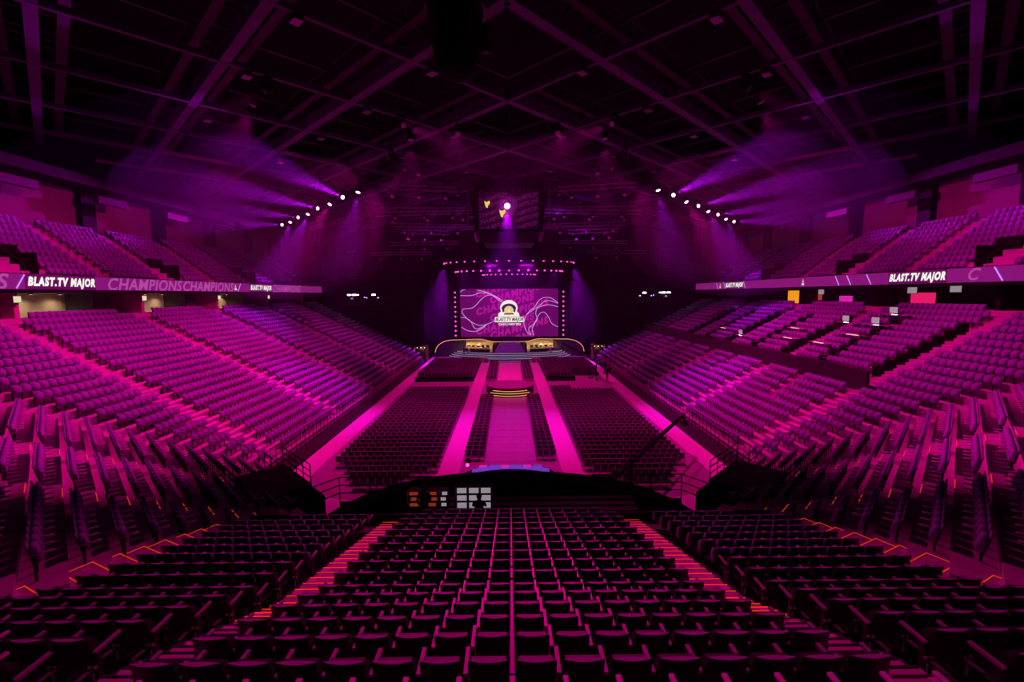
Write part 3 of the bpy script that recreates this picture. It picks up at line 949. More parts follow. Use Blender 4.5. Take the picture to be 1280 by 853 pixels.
waves = [[(140, 165), (250, 165), (330, 140), (430, 155), (530, 235)],
         [(300, 110), (390, 135), (470, 170), (545, 220)],
         [(540, 230), (470, 175), (400, 165), (340, 205), (260, 285), (170, 300), (155, 335), (200, 395), (260, 440), (330, 465), (400, 450), (470, 420)],
         [(140, 385), (190, 390), (240, 430), (270, 490), (320, 495), (400, 450)],
         [(145, 480), (200, 515), (270, 525), (330, 505), (380, 465)],
         [(1080, 245), (1020, 200), (960, 190), (900, 215), (850, 290), (800, 330), (760, 390), (750, 450), (770, 520), (815, 570)],
         [(1080, 250), (1010, 225), (950, 230), (890, 280), (830, 320), (770, 370), (755, 430)],
         [(1080, 285), (1000, 265), (940, 270), (880, 300), (865, 350), (880, 400), (860, 440), (830, 500), (845, 570)],
         [(1080, 485), (1020, 450), (990, 390), (950, 340), (910, 345), (880, 390), (850, 450), (800, 490), (800, 530), (820, 565)],
         [(138, 130), (165, 112), (185, 108)]]
for wv in waves:
    strip(ln, catmull([sp(*p) for p in wv]), 0.10)
me = MB()
me.v = [(oc[0] + v[0], oc[1] - 0.09, oc[2] + v[1]) for v in ln.v]; me.f = ln.f; me.m = ln.m
me.build('wave_lines', M['screen_line'], ls)
# emblem: white haloed helmet with dark headset, name bar
def disc_pts(cx, cy, rx, ry, a0=0, a1=360, n=28):
    return [(cx + rx * math.cos(R(a0 + (a1 - a0) * i / n)), cy + ry * math.sin(R(a0 + (a1 - a0) * i / n))) for i in range(n + (0 if a1 - a0 == 360 else 1))]
def flat(pts, d, m, name, parent=ls):
    q = [sp(*p) for p in pts]
    a = sum(q[i][0] * q[(i + 1) % len(q)][1] - q[(i + 1) % len(q)][0] * q[i][1] for i in range(len(q)))
    if a < 0: q = q[::-1]
    mb = MB()
    mb.add([(oc[0] + x, oc[1] - d, oc[2] + y) for x, y in q], [tuple(range(len(q)))])
    return mb.build(name, m, parent)
flat(disc_pts(605, 292, 84, 80), 0.12, M['screen_white'], 'emblem_halo')
flat([(500, 378), (505, 345), (530, 325), (680, 325), (702, 345), (708, 378)], 0.13, M['screen_white'], 'emblem_halo')
flat(disc_pts(605, 300, 70, 52, 180, 360) , 0.15, M['screen_black'], 'headset_band')
flat([(535, 290), (560, 285), (562, 330), (545, 335)], 0.15, M['screen_black'], 'ear_cup')
flat([(675, 290), (650, 285), (648, 330), (665, 335)], 0.15, M['screen_black'], 'ear_cup')
flat(disc_pts(605, 318, 44, 46), 0.17, M['screen_cream'], 'visor')
flat([(572, 300), (638, 300), (640, 330), (622, 345), (588, 345), (570, 330)], 0.18, M['screen_yellow'], 'visor_face')
flat([(592, 328), (618, 328), (605, 306)], 0.19, M['screen_white'], 'triangle_mark')
flat([(560, 345), (650, 345), (655, 358), (555, 358)], 0.19, M['screen_black'], 'chin')
flat([(468, 382), (748, 382), (748, 434), (468, 434)], 0.16, M['screen_white'], 'name_bar')
c0 = sp(608, 408)
place_text(text_polys('BLAST.TV MAJOR', 0.98, 0.28, 0.03, 1.0), 'lettering', M['screen_black'], ls, oc, *fr, 0, None, c0, 0.19, 0.80)
c1 = sp(612, 456)
place_text(text_polys('CS:GO | PARIS 2023', 0.62, 0.0, 0.018, 1.05), 'lettering', M['screen_white'], ls, oc, *fr, 0, None, c1, 0.19, 0.85)

# ------------------------------------------------------------------ light fixtures
def lamp_mesh(scale=1.0, lens='lens'):
    body = MB().lathe([(0.10, -0.34), (0.20, -0.26), (0.22, 0.0), (0.19, 0.10)], n=12)
    body.v = [(x * scale, z * scale, y * scale) for x, y, z in body.v]
    body.f = [f[::-1] for f in body.f]
    lensb = MB().lathe([(0.17, 0.0), (0.165, 0.045), (0.10, 0.075)], n=12)
    lensb.v = [(x * scale, z * scale + 0.095 * scale, y * scale) for x, y, z in lensb.v]
    lensb.f = [f[::-1] for f in lensb.f]
    yk = MB()
    for s in (-1, 1):
        yk.box((s * 0.27 * scale, -0.05 * scale, 0.16 * scale), (0.04 * scale, 0.08 * scale, 0.50 * scale))
    yk.box((0, -0.05 * scale, 0.42 * scale), (0.58 * scale, 0.10 * scale, 0.05 * scale))
    yk.box((0, -0.05 * scale, 0.50 * scale), (0.34 * scale, 0.26 * scale, 0.14 * scale))
    return body.mesh('lamp_body', M['black']), lensb.mesh('lamp_lens', M[lens]), yk.mesh('lamp_yoke', M['black'])

LM = {}
def fixture(name, label, cat, pos, aim, key, group=None, hang=None):
    """lamp head whose local +Y looks along the horizontal of the aim; body and lens tilt"""
    if key not in LM:
        sc, ln_ = key
        LM[key] = lamp_mesh(sc, ln_)
    d = Vector(aim) - Vector(pos)
    az = math.atan2(-d.x, d.y)
    el = math.atan2(d.z, math.hypot(d.x, d.y))
    t = thing(name, label, cat, pos, az, group)
    b = link('body', LM[key][0], t); b.rotation_euler = (el, 0, 0)
    l = link('lens', LM[key][1], b)
    link('yoke', LM[key][2], t)
    if hang:
        MB().tube((0, -0.05 * key[0], 0.55 * key[0]), (0, -0.05 * key[0], hang - pos[2]), 0.03).build('drop_pole', M['black'], t)
    return t

def spot(pos, aim, col, watts, cone, blend, size=0.25, start=0.6):
    L = bpy.data.lights.new('lamp', 'SPOT')
    L.color = col; L.energy = watts * 4 * math.pi / 4.0; L.spot_size = R(cone); L.spot_blend = blend; L.shadow_soft_size = size
    d = (Vector(aim) - Vector(pos)).normalized()
    o = link('lamp', L, None, Vector(pos) + d * start)
    o.rotation_euler = d.to_track_quat('-Z', 'Y').to_euler()
    return o

wn = 0  # housings for the added wash lamps; the moving heads are the actual source
wcount = {}
for pos, aim, col, watts, cone, blend in WASH:
    s = SIDE[-1 if pos[0] < 0 else 1]
    wn += 1
    what = 'stands' if abs(aim[0]) > 9 else ('centre block' if aim[1] < 30 else 'floor chairs')
    wcount[(s, what)] = wcount.get((s, what), 0) + 1
    fixture('added_wash_light', f'added black wash floodlight on drop pole, {s}, aimed at {what}, {ORD[wcount[(s, what)]]} from end stand', 'lamp', pos, aim, (1.3, 'lens_dim'), f'{s} added wash lights over the {what}', 33.04)
    spot(pos, aim, col, watts, cone, blend, 0.22, 0.8)

# diagonal light bars with eight bright moving heads each
for sx in (-1, 1):
    p0, p1 = Vector((sx * 14.6, 48.8, 24.6)), Vector((sx * 37.2, 75.4, 24.6))
    tb = thing('light_bar', f'slanting black truss bar carrying bright lamps over {SIDE[sx]} stand', 'truss', (0, 0, 0))
    d = (p1 - p0).normalized(); nrm = Vector((-d.y, d.x, 0))
    for a, b in ((-.25, 0), (.25, 0), (-.25, .45), (.25, .45)):
        MB().tube(p0 + nrm * a + Vector((0, 0, b)), p1 + nrm * a + Vector((0, 0, b)), 0.045, 6).build('chord', M['steel'], tb)
    MB().bar(p0 - Vector((0, 0, .02)), p1 - Vector((0, 0, .02)), 0.6, 0.05).build('lamp_rail', M['black'], tb)
    br = MB(); Lg = (p1 - p0).length
    for i in range(int(Lg)):
        q0 = p0 + d * i
        br.tube(q0 + nrm * .25, q0 + d + nrm * .25 + Vector((0, 0, .45)), 0.02, 4)
        br.tube(q0 - nrm * .25 + Vector((0, 0, .45)), q0 + d - nrm * .25, 0.02, 4)
    br.build('lattice', M['steel'], tb)
    for i in range(4):
        q = p0 + d * (Lg * (i + .5) / 4)
        MB().tube(q + Vector((0, 0, .45)), q + Vector((0, 0, 8.46)), 0.02, 4).build('hanging_cable', M['black'], tb)
for sx, i, pos in HEADS:
    aim = (sx * -HEAD_AIM[i][0], HEAD_AIM[i][1], HEAD_AIM[i][2])
    fixture('moving_head', f'blazing pink moving head on {SIDE[sx]} slanting bar, {ORD[i + 1]} from the hall centre', 'lamp', pos, aim, (1.35, 'lens_hot'), 'moving heads on the slanting bars')
    big = i in (0, 2, 4, 6)
    spot(pos, aim, VIO if i != 2 else MAG, (3600 if big else 26000) * (0.7 if i > 4 else 1.0), 40 if big else 15, 0.8, 0.12, 0.7)

# lone bright lamp in front of the centre cube
fixture('moving_head', 'single blazing pink lamp in front of the hanging video cube', 'lamp', (-0.15, 51.5, 22.35), (0, 30, 8), (1.9, 'lens_hot'), None, 33.04)
spot((-0.15, 51.5, 22.35), (0, 42, 0), VIO, 3600, 46, 0.8, 0.25, 0.9)
bloom_light = bpy.data.lights.new('lamp', 'POINT'); bloom_light.color = (1.0, 0.02, 0.62); bloom_light.energy = 120; bloom_light.shadow_soft_size = 0.2  # added point light that makes the haze puff glow like lens bloom
link('lamp', bloom_light, None, (-0.15, 50.9, 22.2))
# stage arcs of lamps
def arc_truss(name, label, rx, ry, yc, z, n, key, lab, ext=1.0, aim_z=2.0):
    tt = thing(name, label, 'truss', (0, 0, 0))
    a0, a1 = math.pi * 1.5 - math.pi / 2 * ext, math.pi * 1.5 + math.pi / 2 * ext
    P = [Vector((rx * math.cos(a0 + (a1 - a0) * t / 40), yc + ry * math.sin(a0 + (a1 - a0) * t / 40), z + 0.57 * key[0] + 0.045)) for t in range(41)]
    for dz in (0, 0.3):
        c = MB()
        for i in range(40):
            c.tube(P[i] + Vector((0, 0, dz)), P[i + 1] + Vector((0, 0, dz)), 0.05, 5)
        c.build('chord', M['steel'], tt)
    c = MB()
    for i in range(40):
        c.bar(P[i] - Vector((0, 0, .03)), P[i + 1] - Vector((0, 0, .03)), 1.0, 0.03)
    c.build('lamp_rail', M['black'], tt)
    c = MB()
    for i in range(40):
        c.tube(P[i], P[i + 1] + Vector((0, 0, .3)), 0.022, 4)
    c.build('lattice', M['steel'], tt)
    for i in (4, 20, 36):
        MB().tube(P[i] + Vector((0, 0, .3)), Vector((P[i].x, P[i].y, 33.06)), 0.02, 4).build('hanging_cable', M['black'], tt)
    for i in range(n):
        a = a0 + (a1 - a0) * i / (n - 1)
        pos = (rx * math.cos(a), yc + ry * math.sin(a), z)
        fixture('stage_lamp', lab.format(ORD[i + 1]), 'lamp', pos, (pos[0] * 0.9, pos[1] - 6, pos[2] - 7), key, lab.split(',')[0])
arc_truss('stage_truss', 'widest curved lamp truss above the stage screen', 13.1, 7.0, 93.0, 18.9, 19, (1.0, 'lens_mag'), 'small magenta lamp on the widest stage truss, {} from its end towards the monitors')
arc_truss('stage_truss', 'middle curved lamp truss above the stage screen', 10.9, 5.0, 94.0, 17.3, 19, (1.15, 'lens_mag'), 'small magenta lamp on the middle stage truss, {} from its end towards the monitors')
arc_truss('stage_truss', 'shortest curved lamp truss just above the stage screen', 5.5, 2.2, 95.5, 16.7, 16, (0.85, 'lens_mag'), 'small magenta lamp on the shortest stage truss, {} from its end towards the monitors')
for sx in (-1, 1):
    tw = thing('lamp_tower', f'black upright tower of magenta lamps on the {SIDE[sx]} edge of the stage screen', 'truss', (sx * 11.5, SY - 0.3, 0))
    for a in (-.3, .3):
        for b in (0.2, .8):
            MB().tube((a, b, 0.0), (a, b, 15.0), 0.05, 5).build('upright', M['black'], tw)
    MB().box((0, 0.5, 8.6), (1.1, 0.5, 10.6)).build('backing', M['black'], tw)
    for i in range(10):
        p = (sx * 11.5, SY - 0.28, 3.9 + 1.02 * i)
        fixture('stage_lamp', f'magenta lamp on {SIDE[sx]} screen tower, {ORD[i + 1]} from its foot', 'lamp', p, (p[0], p[1] - 10, p[2] - 1.0), (1.1, 'lens_mag'), 'lamps on the screen towers')
# stage wash
for sx in (-1, 1):
    spot((sx * 9, 86.2, 18.5), (sx * 6, 90, 1), (0.75, 0.02, 0.9), 800, 70, 0.9, 0.3, 0.6)
    spot((sx * 12.6, 90.5, 18.6), (sx * 15.5, 86, 2), VIO, 9000, 50, 0.9, 0.3, 0.6)
    spot((sx * 4, 86.0, 18.6), (sx * 2, 96, 15), VIO, 3000, 80, 0.9, 0.3, 0.6)

# ------------------------------------------------------------------ video cube
vc = thing('video_cube', 'hanging dark video cube with tapered screens under the roof', 'video cube', (0, 61.5, 0))
def frus(z0, z1, w0, w1, mi=0):
    b = MB()
    vs = [(-w0, -w0, z0), (w0, -w0, z0), (w0, w0, z0), (-w0, w0, z0), (-w1, -w1, z1), (w1, -w1, z1), (w1, w1, z1), (-w1, w1, z1)]
    return b.add(vs, [(3, 2, 1, 0), (4, 5, 6, 7), (0, 1, 5, 4), (1, 2, 6, 5), (2, 3, 7, 6), (3, 0, 4, 7)], mi)
frus(20.4, 25.2, 4.15, 4.75).build('core', M['black'], vc)
frus(19.0, 20.3, 3.2, 3.7).build('lower_ring', M['dark'], vc)
frus(25.3, 26.4, 4.3, 4.3).build('top_band', M['black'], vc)
for fz in range(4):
    a = math.pi / 2 * fz
    rm = Matrix.Rotation(a, 3, 'Z')
    sl = 0.6 / 4.8
    nrm = rm @ Vector((0, -1, -sl)).normalized()
    for w_, x_ in ((3.5, -1.85), (3.5, 1.85)):
        o_ = rm @ Vector((x_, -4.46, 22.8))
        up_ = rm @ Vector((0, -sl, 1)).normalized()
        rt_ = rm @ Vector((1, 0, 0))
        b = MB()
        b.add([o_ + rt_ * (-1.8) + up_ * (-2.2) + nrm * .03, o_ + rt_ * 1.8 + up_ * (-2.2) + nrm * .03, o_ + rt_ * 1.8 + up_ * 2.1 + nrm * .03, o_ + rt_ * (-1.8) + up_ * 2.1 + nrm * .03], [(0, 1, 2, 3)])
        b.build('display', M['cube_bg'], vc)
        for j in range(5):
            bm = text_polys('CHAMPIONS', 0.75, 0.3, 0.015, 1.0)
            place_text(bm, 'lettering', M['cube_txt'], vc, o_, rt_, up_, nrm, R(15), (-1.78, 1.78, -2.15, 2.05), (0.1 * (-1) ** j, 1.5 - 0.85 * j), 0.06)
    o_ = rm @ Vector((0, -4.8, 25.05))
    place_text(text_polys('ACCOR ARENA', 0.75, 0, 0.0, 1.5), 'lettering', mat('faint_letters', (0.35, 0.30, 0.38), 0.6), vc, o_, rm @ Vector((1, 0, 0)), (0, 0, 1), rm @ Vector((0, -1, 0)), 0, None, (0, 0), 0.05)
    if fz == 0:
        for cx, cy, sc in ((-2.6, 0.75, 0.62), (-0.75, -0.35, 0.7)):
            o_ = Vector((cx, -4.6 + 0.1 - 0.0 * cy, 22.8 + cy)) + nrm * 0.12
            b = MB()
            pts = [(-.55, .6), (-.1, .35), (.45, .65), (.6, .2), (.15, -.35), (.1, -.75), (-.25, -.6), (-.45, .0)]
            b.add([(o_.x + p[0] * sc, o_.y - p[1] * sc * sl, o_.z + p[1] * sc) for p in pts][::-1], [tuple(range(8))])
            b.build('yellow_figure', M['screen_yellow'], vc)
for sx in (-1, 1):
    for sy in (-1, 1):
        MB().tube((sx * 3, sy * 3, 26.4), (sx * 3, sy * 3, 31), 0.04, 5).build('hanging_cable', M['steel'], vc)
    MB().bar((sx * 4.85, -4.85, 20.5), (sx * 4.95, -4.95, 25.0), 0.14, 0.2).build('corner_strip', M['chrome'], vc)
    MB().bar((sx * 3.8, -3.8, 19.1), (sx * 4.1, -4.1, 20.2), 0.3, 0.4).build('corner_speaker', M['chrome'], vc)

# ------------------------------------------------------------------ roof
ce = struct('ceiling', 'black roof deck high above the lattice')
MB().box((0, 50, 33.2), (92, 130, 0.3)).build('roof_deck', M['black'], ce)
wb = struct('wall_back', 'black drapes behind the stage')
for i in range(24):
    MB().box((-42 + 3.66 * i, 108 + 0.25 * (i % 2), 15), (3.6, 0.3, 36)).build('drape', M['black'], wb)
for sx in (-1, 1):
    wv = struct('wall_drape_left' if sx < 0 else 'wall_drape_right', 'black drape closing the stand beside the stage')
    for i in range(7):
        MB().box((sx * (17.5 + 3.0 * i), 86.5 + 0.6 * i, 6.0), (3.0, 0.25, 13), 0, sx * 0.2).build('drape', M['black'], wv)

BZ = 26.3
for n in range(-2, 7):
    Y0 = 23.0 + 11.2 * n
    for sx in (-1, 1):
        # broad beam running outward and away
        L = 42.0
        if Y0 + L > 106: L = 106 - Y0
        if L > 6:
            rbm = thing('roof_beam', f'broad purple-lit roof beam with walkways running to {SIDE[sx]} roof edge', 'beam', (0, 0, 0), 0, f'broad roof beams, {SIDE[sx]}', 'structure')
            a, b = Vector((0, Y0, BZ + .45)), Vector((sx * L, Y0 + L, BZ + .45))
            d = (b - a).normalized(); nr = Vector((-d.y, d.x, 0))
            MB().bar(a, b, 0.55, 0.9).build('girder', M['beam'], rbm)
            for s in (-1, 1):
                MB().bar(a + nr * s * 1.25 + d * 1.6 + Vector((0, 0, .5)), b + nr * s * 1.25 + Vector((0, 0, .5)), 0.5, 0.12).build('walkway', M['dark'], rbm)
                MB().tube(a + nr * s * 1.6 + d * 1.6 + Vector((0, 0, 1.4)), b + nr * s * 1.6 + Vector((0, 0, 1.4)), 0.04, 5).build('handrail', M['steel'], rbm)
            br = MB()
            t = 2.0
            while t < L * 1.41 - 1:
                br.bar(a + d * t - nr * 1.6 + Vector((0, 0, .7)), a + d * t + nr * 1.6 + Vector((0, 0, .7)), 0.1, 0.16)
                for s in (-1, 1):
                    br.tube(a + d * t + nr * s * 1.6 + Vector((0, 0, .7)), a + d * t + nr * s * 1.6 + Vector((0, 0, 1.4)), 0.03, 4)
                t += 2.2
            br.build('bracing', M['steel'], rbm)
        # slender tie running outward and towards the camera end
        L = min(42.0, Y0 + 6)
        if L > 6:
            tm = thing('roof_tie', f'slender purple-lit roof tie crossing the broad beams, {SIDE[sx]}', 'beam', (0, 0, 0), 0, f'slender roof ties, {SIDE[sx]}', 'structure')
            a, b = Vector((0, Y0, BZ + .15)), Vector((sx * L, Y0 - L, BZ + .15))
            MB().bar(a, b, 0.28, 0.34).build('tie_bar', M['beam'], tm)
            MB().bar(a + Vector((0, 0, 1.5)), b + Vector((0, 0, 1.5)), 0.16, 0.16).build('upper_bar', M['steel'], tm)

# floodlights clipped to the beams
for n in range(-1, 5):
    Y0 = 23.0 + 11.2 * n
    for sx in (-1, 1):
        for qi, q in enumerate((5.5, 11.3, 17.0, 24.0)):
            x, y = sx * (q - 0.9), Y0 + q + 0.9
            if y < 16 or y > 70: continue
            f = thing('roof_floodlight', f'small ribbed floodlight, {ORD[qi + 1]} out along {ORD[n + 2]} broad {SIDE[sx]} roof beam from end stand', 'lamp', (x, y, BZ - 0.15), sx * 0.78, f'roof floodlights, {SIDE[sx]}')
            MB().box((0, 0, 0), (0.7, 0.5, 0.3)).build('housing', M['dark'], f)
            for j in range(5):
                MB().box((-0.28 + 0.14 * j, 0, -0.17), (0.08, 0.46, 0.04)).build('fin', M['chrome'], f)
            MB().box((0, 0, 0.35), (0.1, 0.1, 0.5)).build('bracket', M['dark'], f)

# rigging trusses over the far half
def rig_truss(a, b, label, w=0.5):
    t = thing('rigging_truss', label, 'truss', (0, 0, 0), 0, 'rigging trusses near the video cube')
    a, b = Vector(a), Vector(b)
    d = (b - a).normalized(); nr = Vector((-d.y, d.x, 0)); Lg = (b - a).length
    for p, q in ((-1, 0), (1, 0), (-1, 2), (1, 2)):
        MB().tube(a + nr * p * w / 2 + Vector((0, 0, q * w / 2)), b + nr * p * w / 2 + Vector((0, 0, q * w / 2)), 0.035, 5).build('chord', M['chrome'], t)
    c = MB(); i = 0.0; f = 1
    while i < Lg - 0.9:
        for s in (-1, 1):
            c.tube(a + d * i + nr * s * w / 2 + Vector((0, 0, 0 if f > 0 else w)), a + d * (i + .9) + nr * s * w / 2 + Vector((0, 0, w if f > 0 else 0)), 0.02, 4)
        i += 0.9; f = -f
    c.build('lattice', M['chrome'], t)
    for k in range(3):
        q = a + d * Lg * (k + .5) / 3
        MB().tube(q + Vector((0, 0, w)), q + Vector((0, 0, 33 - q.z)), 0.02, 4).build('hanging_cable', M['black'], t)
    return t
for sx in (-1, 1):
    for j, (y, z, x0, x1) in enumerate(((56, 24.8, 6, 15), (62, 23.6, 5.5, 17), (68, 24.4, 4, 20), (73, 23.0, 6, 18), (79, 23.6, 3, 19), (84, 21.8, 9, 22), (70, 21.6, 9, 16), (90, 20.4, 15, 27))):
        rig_truss((sx * x0, y, z), (sx * x1, y + (j % 3 - 1) * 2.0, z), f'aluminium rigging truss on {SIDE[sx]} of the video cube, {ORD[j + 1]} of eight going towards the stage')
        for q in range(3):
            x = sx * (x0 + (x1 - x0) * (q + .5) / 3)
            pz = z - 0.75
            yy = y + (j % 3 - 1) * 2.0 * (q + .5) / 3
            fixture('rig_lamp', f'unlit dark lamp on {SIDE[sx]} rigging truss {ORD[j + 1]} towards stage, {ORD[q + 1]} from cube', 'lamp', (x, yy, pz), (x, yy - 5, pz - 6), (1.2, 'lens_dim'), 'unlit lamps on the rigging trusses')
    # violet light reaching the rigging
    spot((sx * 9, 66, 16.5), (sx * 11, 70, 24), (0.35, 0.02, 1.0), 350, 120, 0.9, 0.3, 0.4)
    fixture('rig_lamp', f'dark uplight pointing at the {SIDE[sx]} rigging trusses', 'lamp', (sx * 9, 66, 16.5), (sx * 11, 70, 24), (0.9, 'lens_dim'), None, 33.04)
    # little downlights with short violet beams along the far stands
    for i, (x, y, z) in enumerate(((21.0, 76, 17.2), (17.5, 80, 15.8), (14.2, 84, 15.2), (12.6, 88.0, 15.0), (27, 68, 19.2), (24.6, 70, 18.6))):
        fixture('down_lamp', f'small violet downlight over {SIDE[sx]} stand end, {ORD[i + 1]} of six', 'lamp', (sx * x, y, z), (sx * (x + (1.5 if i < 4 else -1)), y, z - 8), (1.0, 'lens_dim'), 'violet downlights over the stand ends', 33.04)
        spot((sx * x, y, z), (sx * (x + (1.5 if i < 4 else -1)), y, z - 8), VIO, 160, 34, 0.7, 0.1, 0.3)
    # line arrays
    for i, (x, y, zt, n) in enumerate(((22.6, 66, 18.6, 9), (25.4, 62.5, 19.4, 6))):
        la = thing('line_array', f'{"long" if i == 0 else "short"} black hanging column of loudspeakers over {SIDE[sx]} stand', 'speaker', (sx * x, y, zt))
        MB().box((0, 0, 0.25), (1.2, 0.7, 0.15)).build('bumper_frame', M['steel'], la)
        for k in range(n):
            cb = MB().box((0, 0.02 * k * k * 0.5, -0.2 - 0.42 * k), (1.35, 0.85, 0.40), 0, 0, 0.03 * k).build('cabinet', M['black'], la)
            MB().box((0, -0.44 + 0.01 * k * k, -0.2 - 0.42 * k), (1.25, 0.02, 0.34), 0, 0, 0.03 * k).build('grille', M['dark'], cb)
        for s in (-1, 1):
            MB().tube((s * .4, 0, 0.3), (s * .4, 0, 33 - zt), 0.025, 4).build('hanging_cable', M['black'], la)

# big dark drum near the camera
dd = thing('ventilation_drum', 'big black tapering duct hanging from the roof beams', 'duct', (-1.75, 16.5, 0))
smooth(MB().lathe([(0.30, 19.9), (0.62, 20.1), (0.80, 20.9), (0.98, 22.2), (1.0, 32.8)], n=28).build('drum', M['black'], dd))
MB().lathe([(1.04, 22.1), (1.04, 22.3)], n=28).build('rim_band', M['steel'], dd)
MB().box((1.0, 0, 21.2), (0.25, 0.2, 0.9)).build('bracket', M['steel'], dd)
# hazard-striped plate near the roof edge
hz = thing('hazard_sign', 'narrow yellow and black striped plate on the roof edge post', 'sign', (-19.6, 17.6, 25.2))
MB().box((0, 0, 0), (0.26, 0.08, 2.4)).build('plate', M['black'], hz)
for i in range(6):
    MB().box((0, -0.045, -1.0 + 0.4 * i), (0.24, 0.02, 0.16), 0, 0, 0, 0.5).build('stripe', M['hazard'], hz)
MB().box((0, 0.1, 4.0), (0.12, 0.12, 8.0)).build('post', M['dark'], hz)

# ------------------------------------------------------------------ people
def person(label, loc, rz, joints, top='cloth'):
    """one skinned body; joints: dict of name -> (x, y, z); facing local +Y"""
    names = ['pelvis', 'chest', 'neck', 'head', 'crown', 'lsho', 'lelb', 'lwri', 'lhand', 'rsho', 'relb', 'rwri', 'rhand', 'lhip', 'lkne', 'lank', 'ltoe', 'rhip', 'rkne', 'rank', 'rtoe']
    rad = [.15, .16, .06, .095, .07, .075, .05, .038, .045, .075, .05, .038, .045, .10, .065, .048, .04, .10, .065, .048, .04]
    ed = [(0, 1), (1, 2), (2, 3), (3, 4), (1, 5), (5, 6), (6, 7), (7, 8), (1, 9), (9, 10), (10, 11), (11, 12), (0, 13), (13, 14), (14, 15), (15, 16), (0, 17), (17, 18), (18, 19), (19, 20)]
    me = bpy.data.meshes.new('person')
    me.from_pydata([joints[n] for n in names], ed, [])
    o = link('person', me, None, loc, rz)
    tag(o, label, 'person')
    sk = o.modifiers.new('skin', 'SKIN')
    for i, r in enumerate(rad):
        me.skin_vertices[0].data[i].radius = (r * (1.15 if i in (0, 1) else 1), r)
        me.skin_vertices[0].data[i].use_root = (i == 0)
    o.modifiers.new('sub', 'SUBSURF').levels = 1
    bpy.context.view_layer.update()
    dg = bpy.context.evaluated_depsgraph_get()
    m2 = bpy.data.meshes.new_from_object(o.evaluated_get(dg))
    o.modifiers.clear()
    o.data = m2
    m2.materials.clear()
    m2.materials.append(M[top]); m2.materials.append(M['skin'])
    hz_ = joints['neck'][2] + 0.04
    for p in m2.polygons:
        c = p.center
        near_hand = min((c - Vector(joints['lhand'])).length, (c - Vector(joints['rhand'])).length) < 0.09
        p.material_index = 1 if (c.z > hz_ and c.y > joints['head'][1] - 0.02) or near_hand else 0
        p.use_smooth = True
    # hair cap, nose and fingers as children
    h = Vector(joints['head'])
    smooth(MB().lathe([(0.02, 0.15), (0.07, 0.135), (0.108, 0.07), (0.112, 0.0), (0.095, -0.06)][::-1], (h.x, h.y - 0.025, h.z + 0.02), 12).build('hair', M['black'], o))
    return o
def stand_pose(lean=0.0, reach=0.0):
    return dict(pelvis=(0, 0, .95), chest=(0, .03 + lean * .3, 1.30), neck=(0, .03 + lean * .4, 1.50), head=(0, .06 + lean * .5, 1.64), crown=(0, .05 + lean * .5, 1.74),
                lsho=(-.20, .03 + lean * .35, 1.43), lelb=(-.27, .05 + reach * .6, 1.14), lwri=(-.20, .14 + reach, 1.0 + reach * .4), lhand=(-.18, .20 + reach, 0.97 + reach * .45),
                rsho=(.20, .03 + lean * .35, 1.43), relb=(.27, .05 + reach * .6, 1.14), rwri=(.20, .14 + reach, 1.0 + reach * .4), rhand=(.18, .20 + reach, 0.97 + reach * .45),
                lhip=(-.10, 0, .88), lkne=(-.12, .03, .49), lank=(-.13, 0, .09), ltoe=(-.15, .17, .04), rhip=(.10, 0, .88), rkne=(.12, .05, .49), rank=(.14, 0, .09), rtoe=(.16, .17, .04))
def sit_pose():
    return dict(pelvis=(0, 0, .52), chest=(0, .04, .88), neck=(0, .06, 1.07), head=(0, .10, 1.20), crown=(0, .09, 1.30),
                lsho=(-.20, .05, 1.0), lelb=(-.26, .20, .76), lwri=(-.18, .42, .80), lhand=(-.16, .50, .80), rsho=(.20, .05, 1.0), relb=(.26, .20, .76), rwri=(.18, .42, .80), rhand=(.16, .50, .80),
                lhip=(-.11, .05, .50), lkne=(-.13, .46, .50), lank=(-.13, .44, .09), ltoe=(-.14, .60, .04), rhip=(.11, .05, .50), rkne=(.13, .46, .50), rank=(.13, .44, .09), rtoe=(.14, .60, .04))
person('person in dark clothes standing beside the floor camera crane', (14.0, 64.5, 0.0), 0.4, stand_pose(0.2, 0.15))
person('person in dark clothes walking along the perimeter carpet behind crane', (14.8, 70.0, 0.012), 0.0, stand_pose(0.1, 0.0))
person('person in dark clothes operating the camera crane arm', (11.9, 67.3, 0.0), 1.0, stand_pose(0.25, 0.28))
person('person in dark clothes standing on the stage tiers', (-8.9, 87.9, 0.84), 3.0, stand_pose())
person('person in dark clothes seated at the lit mixing desk', (0.55, 22.2, 2.2), 0.0, sit_pose())

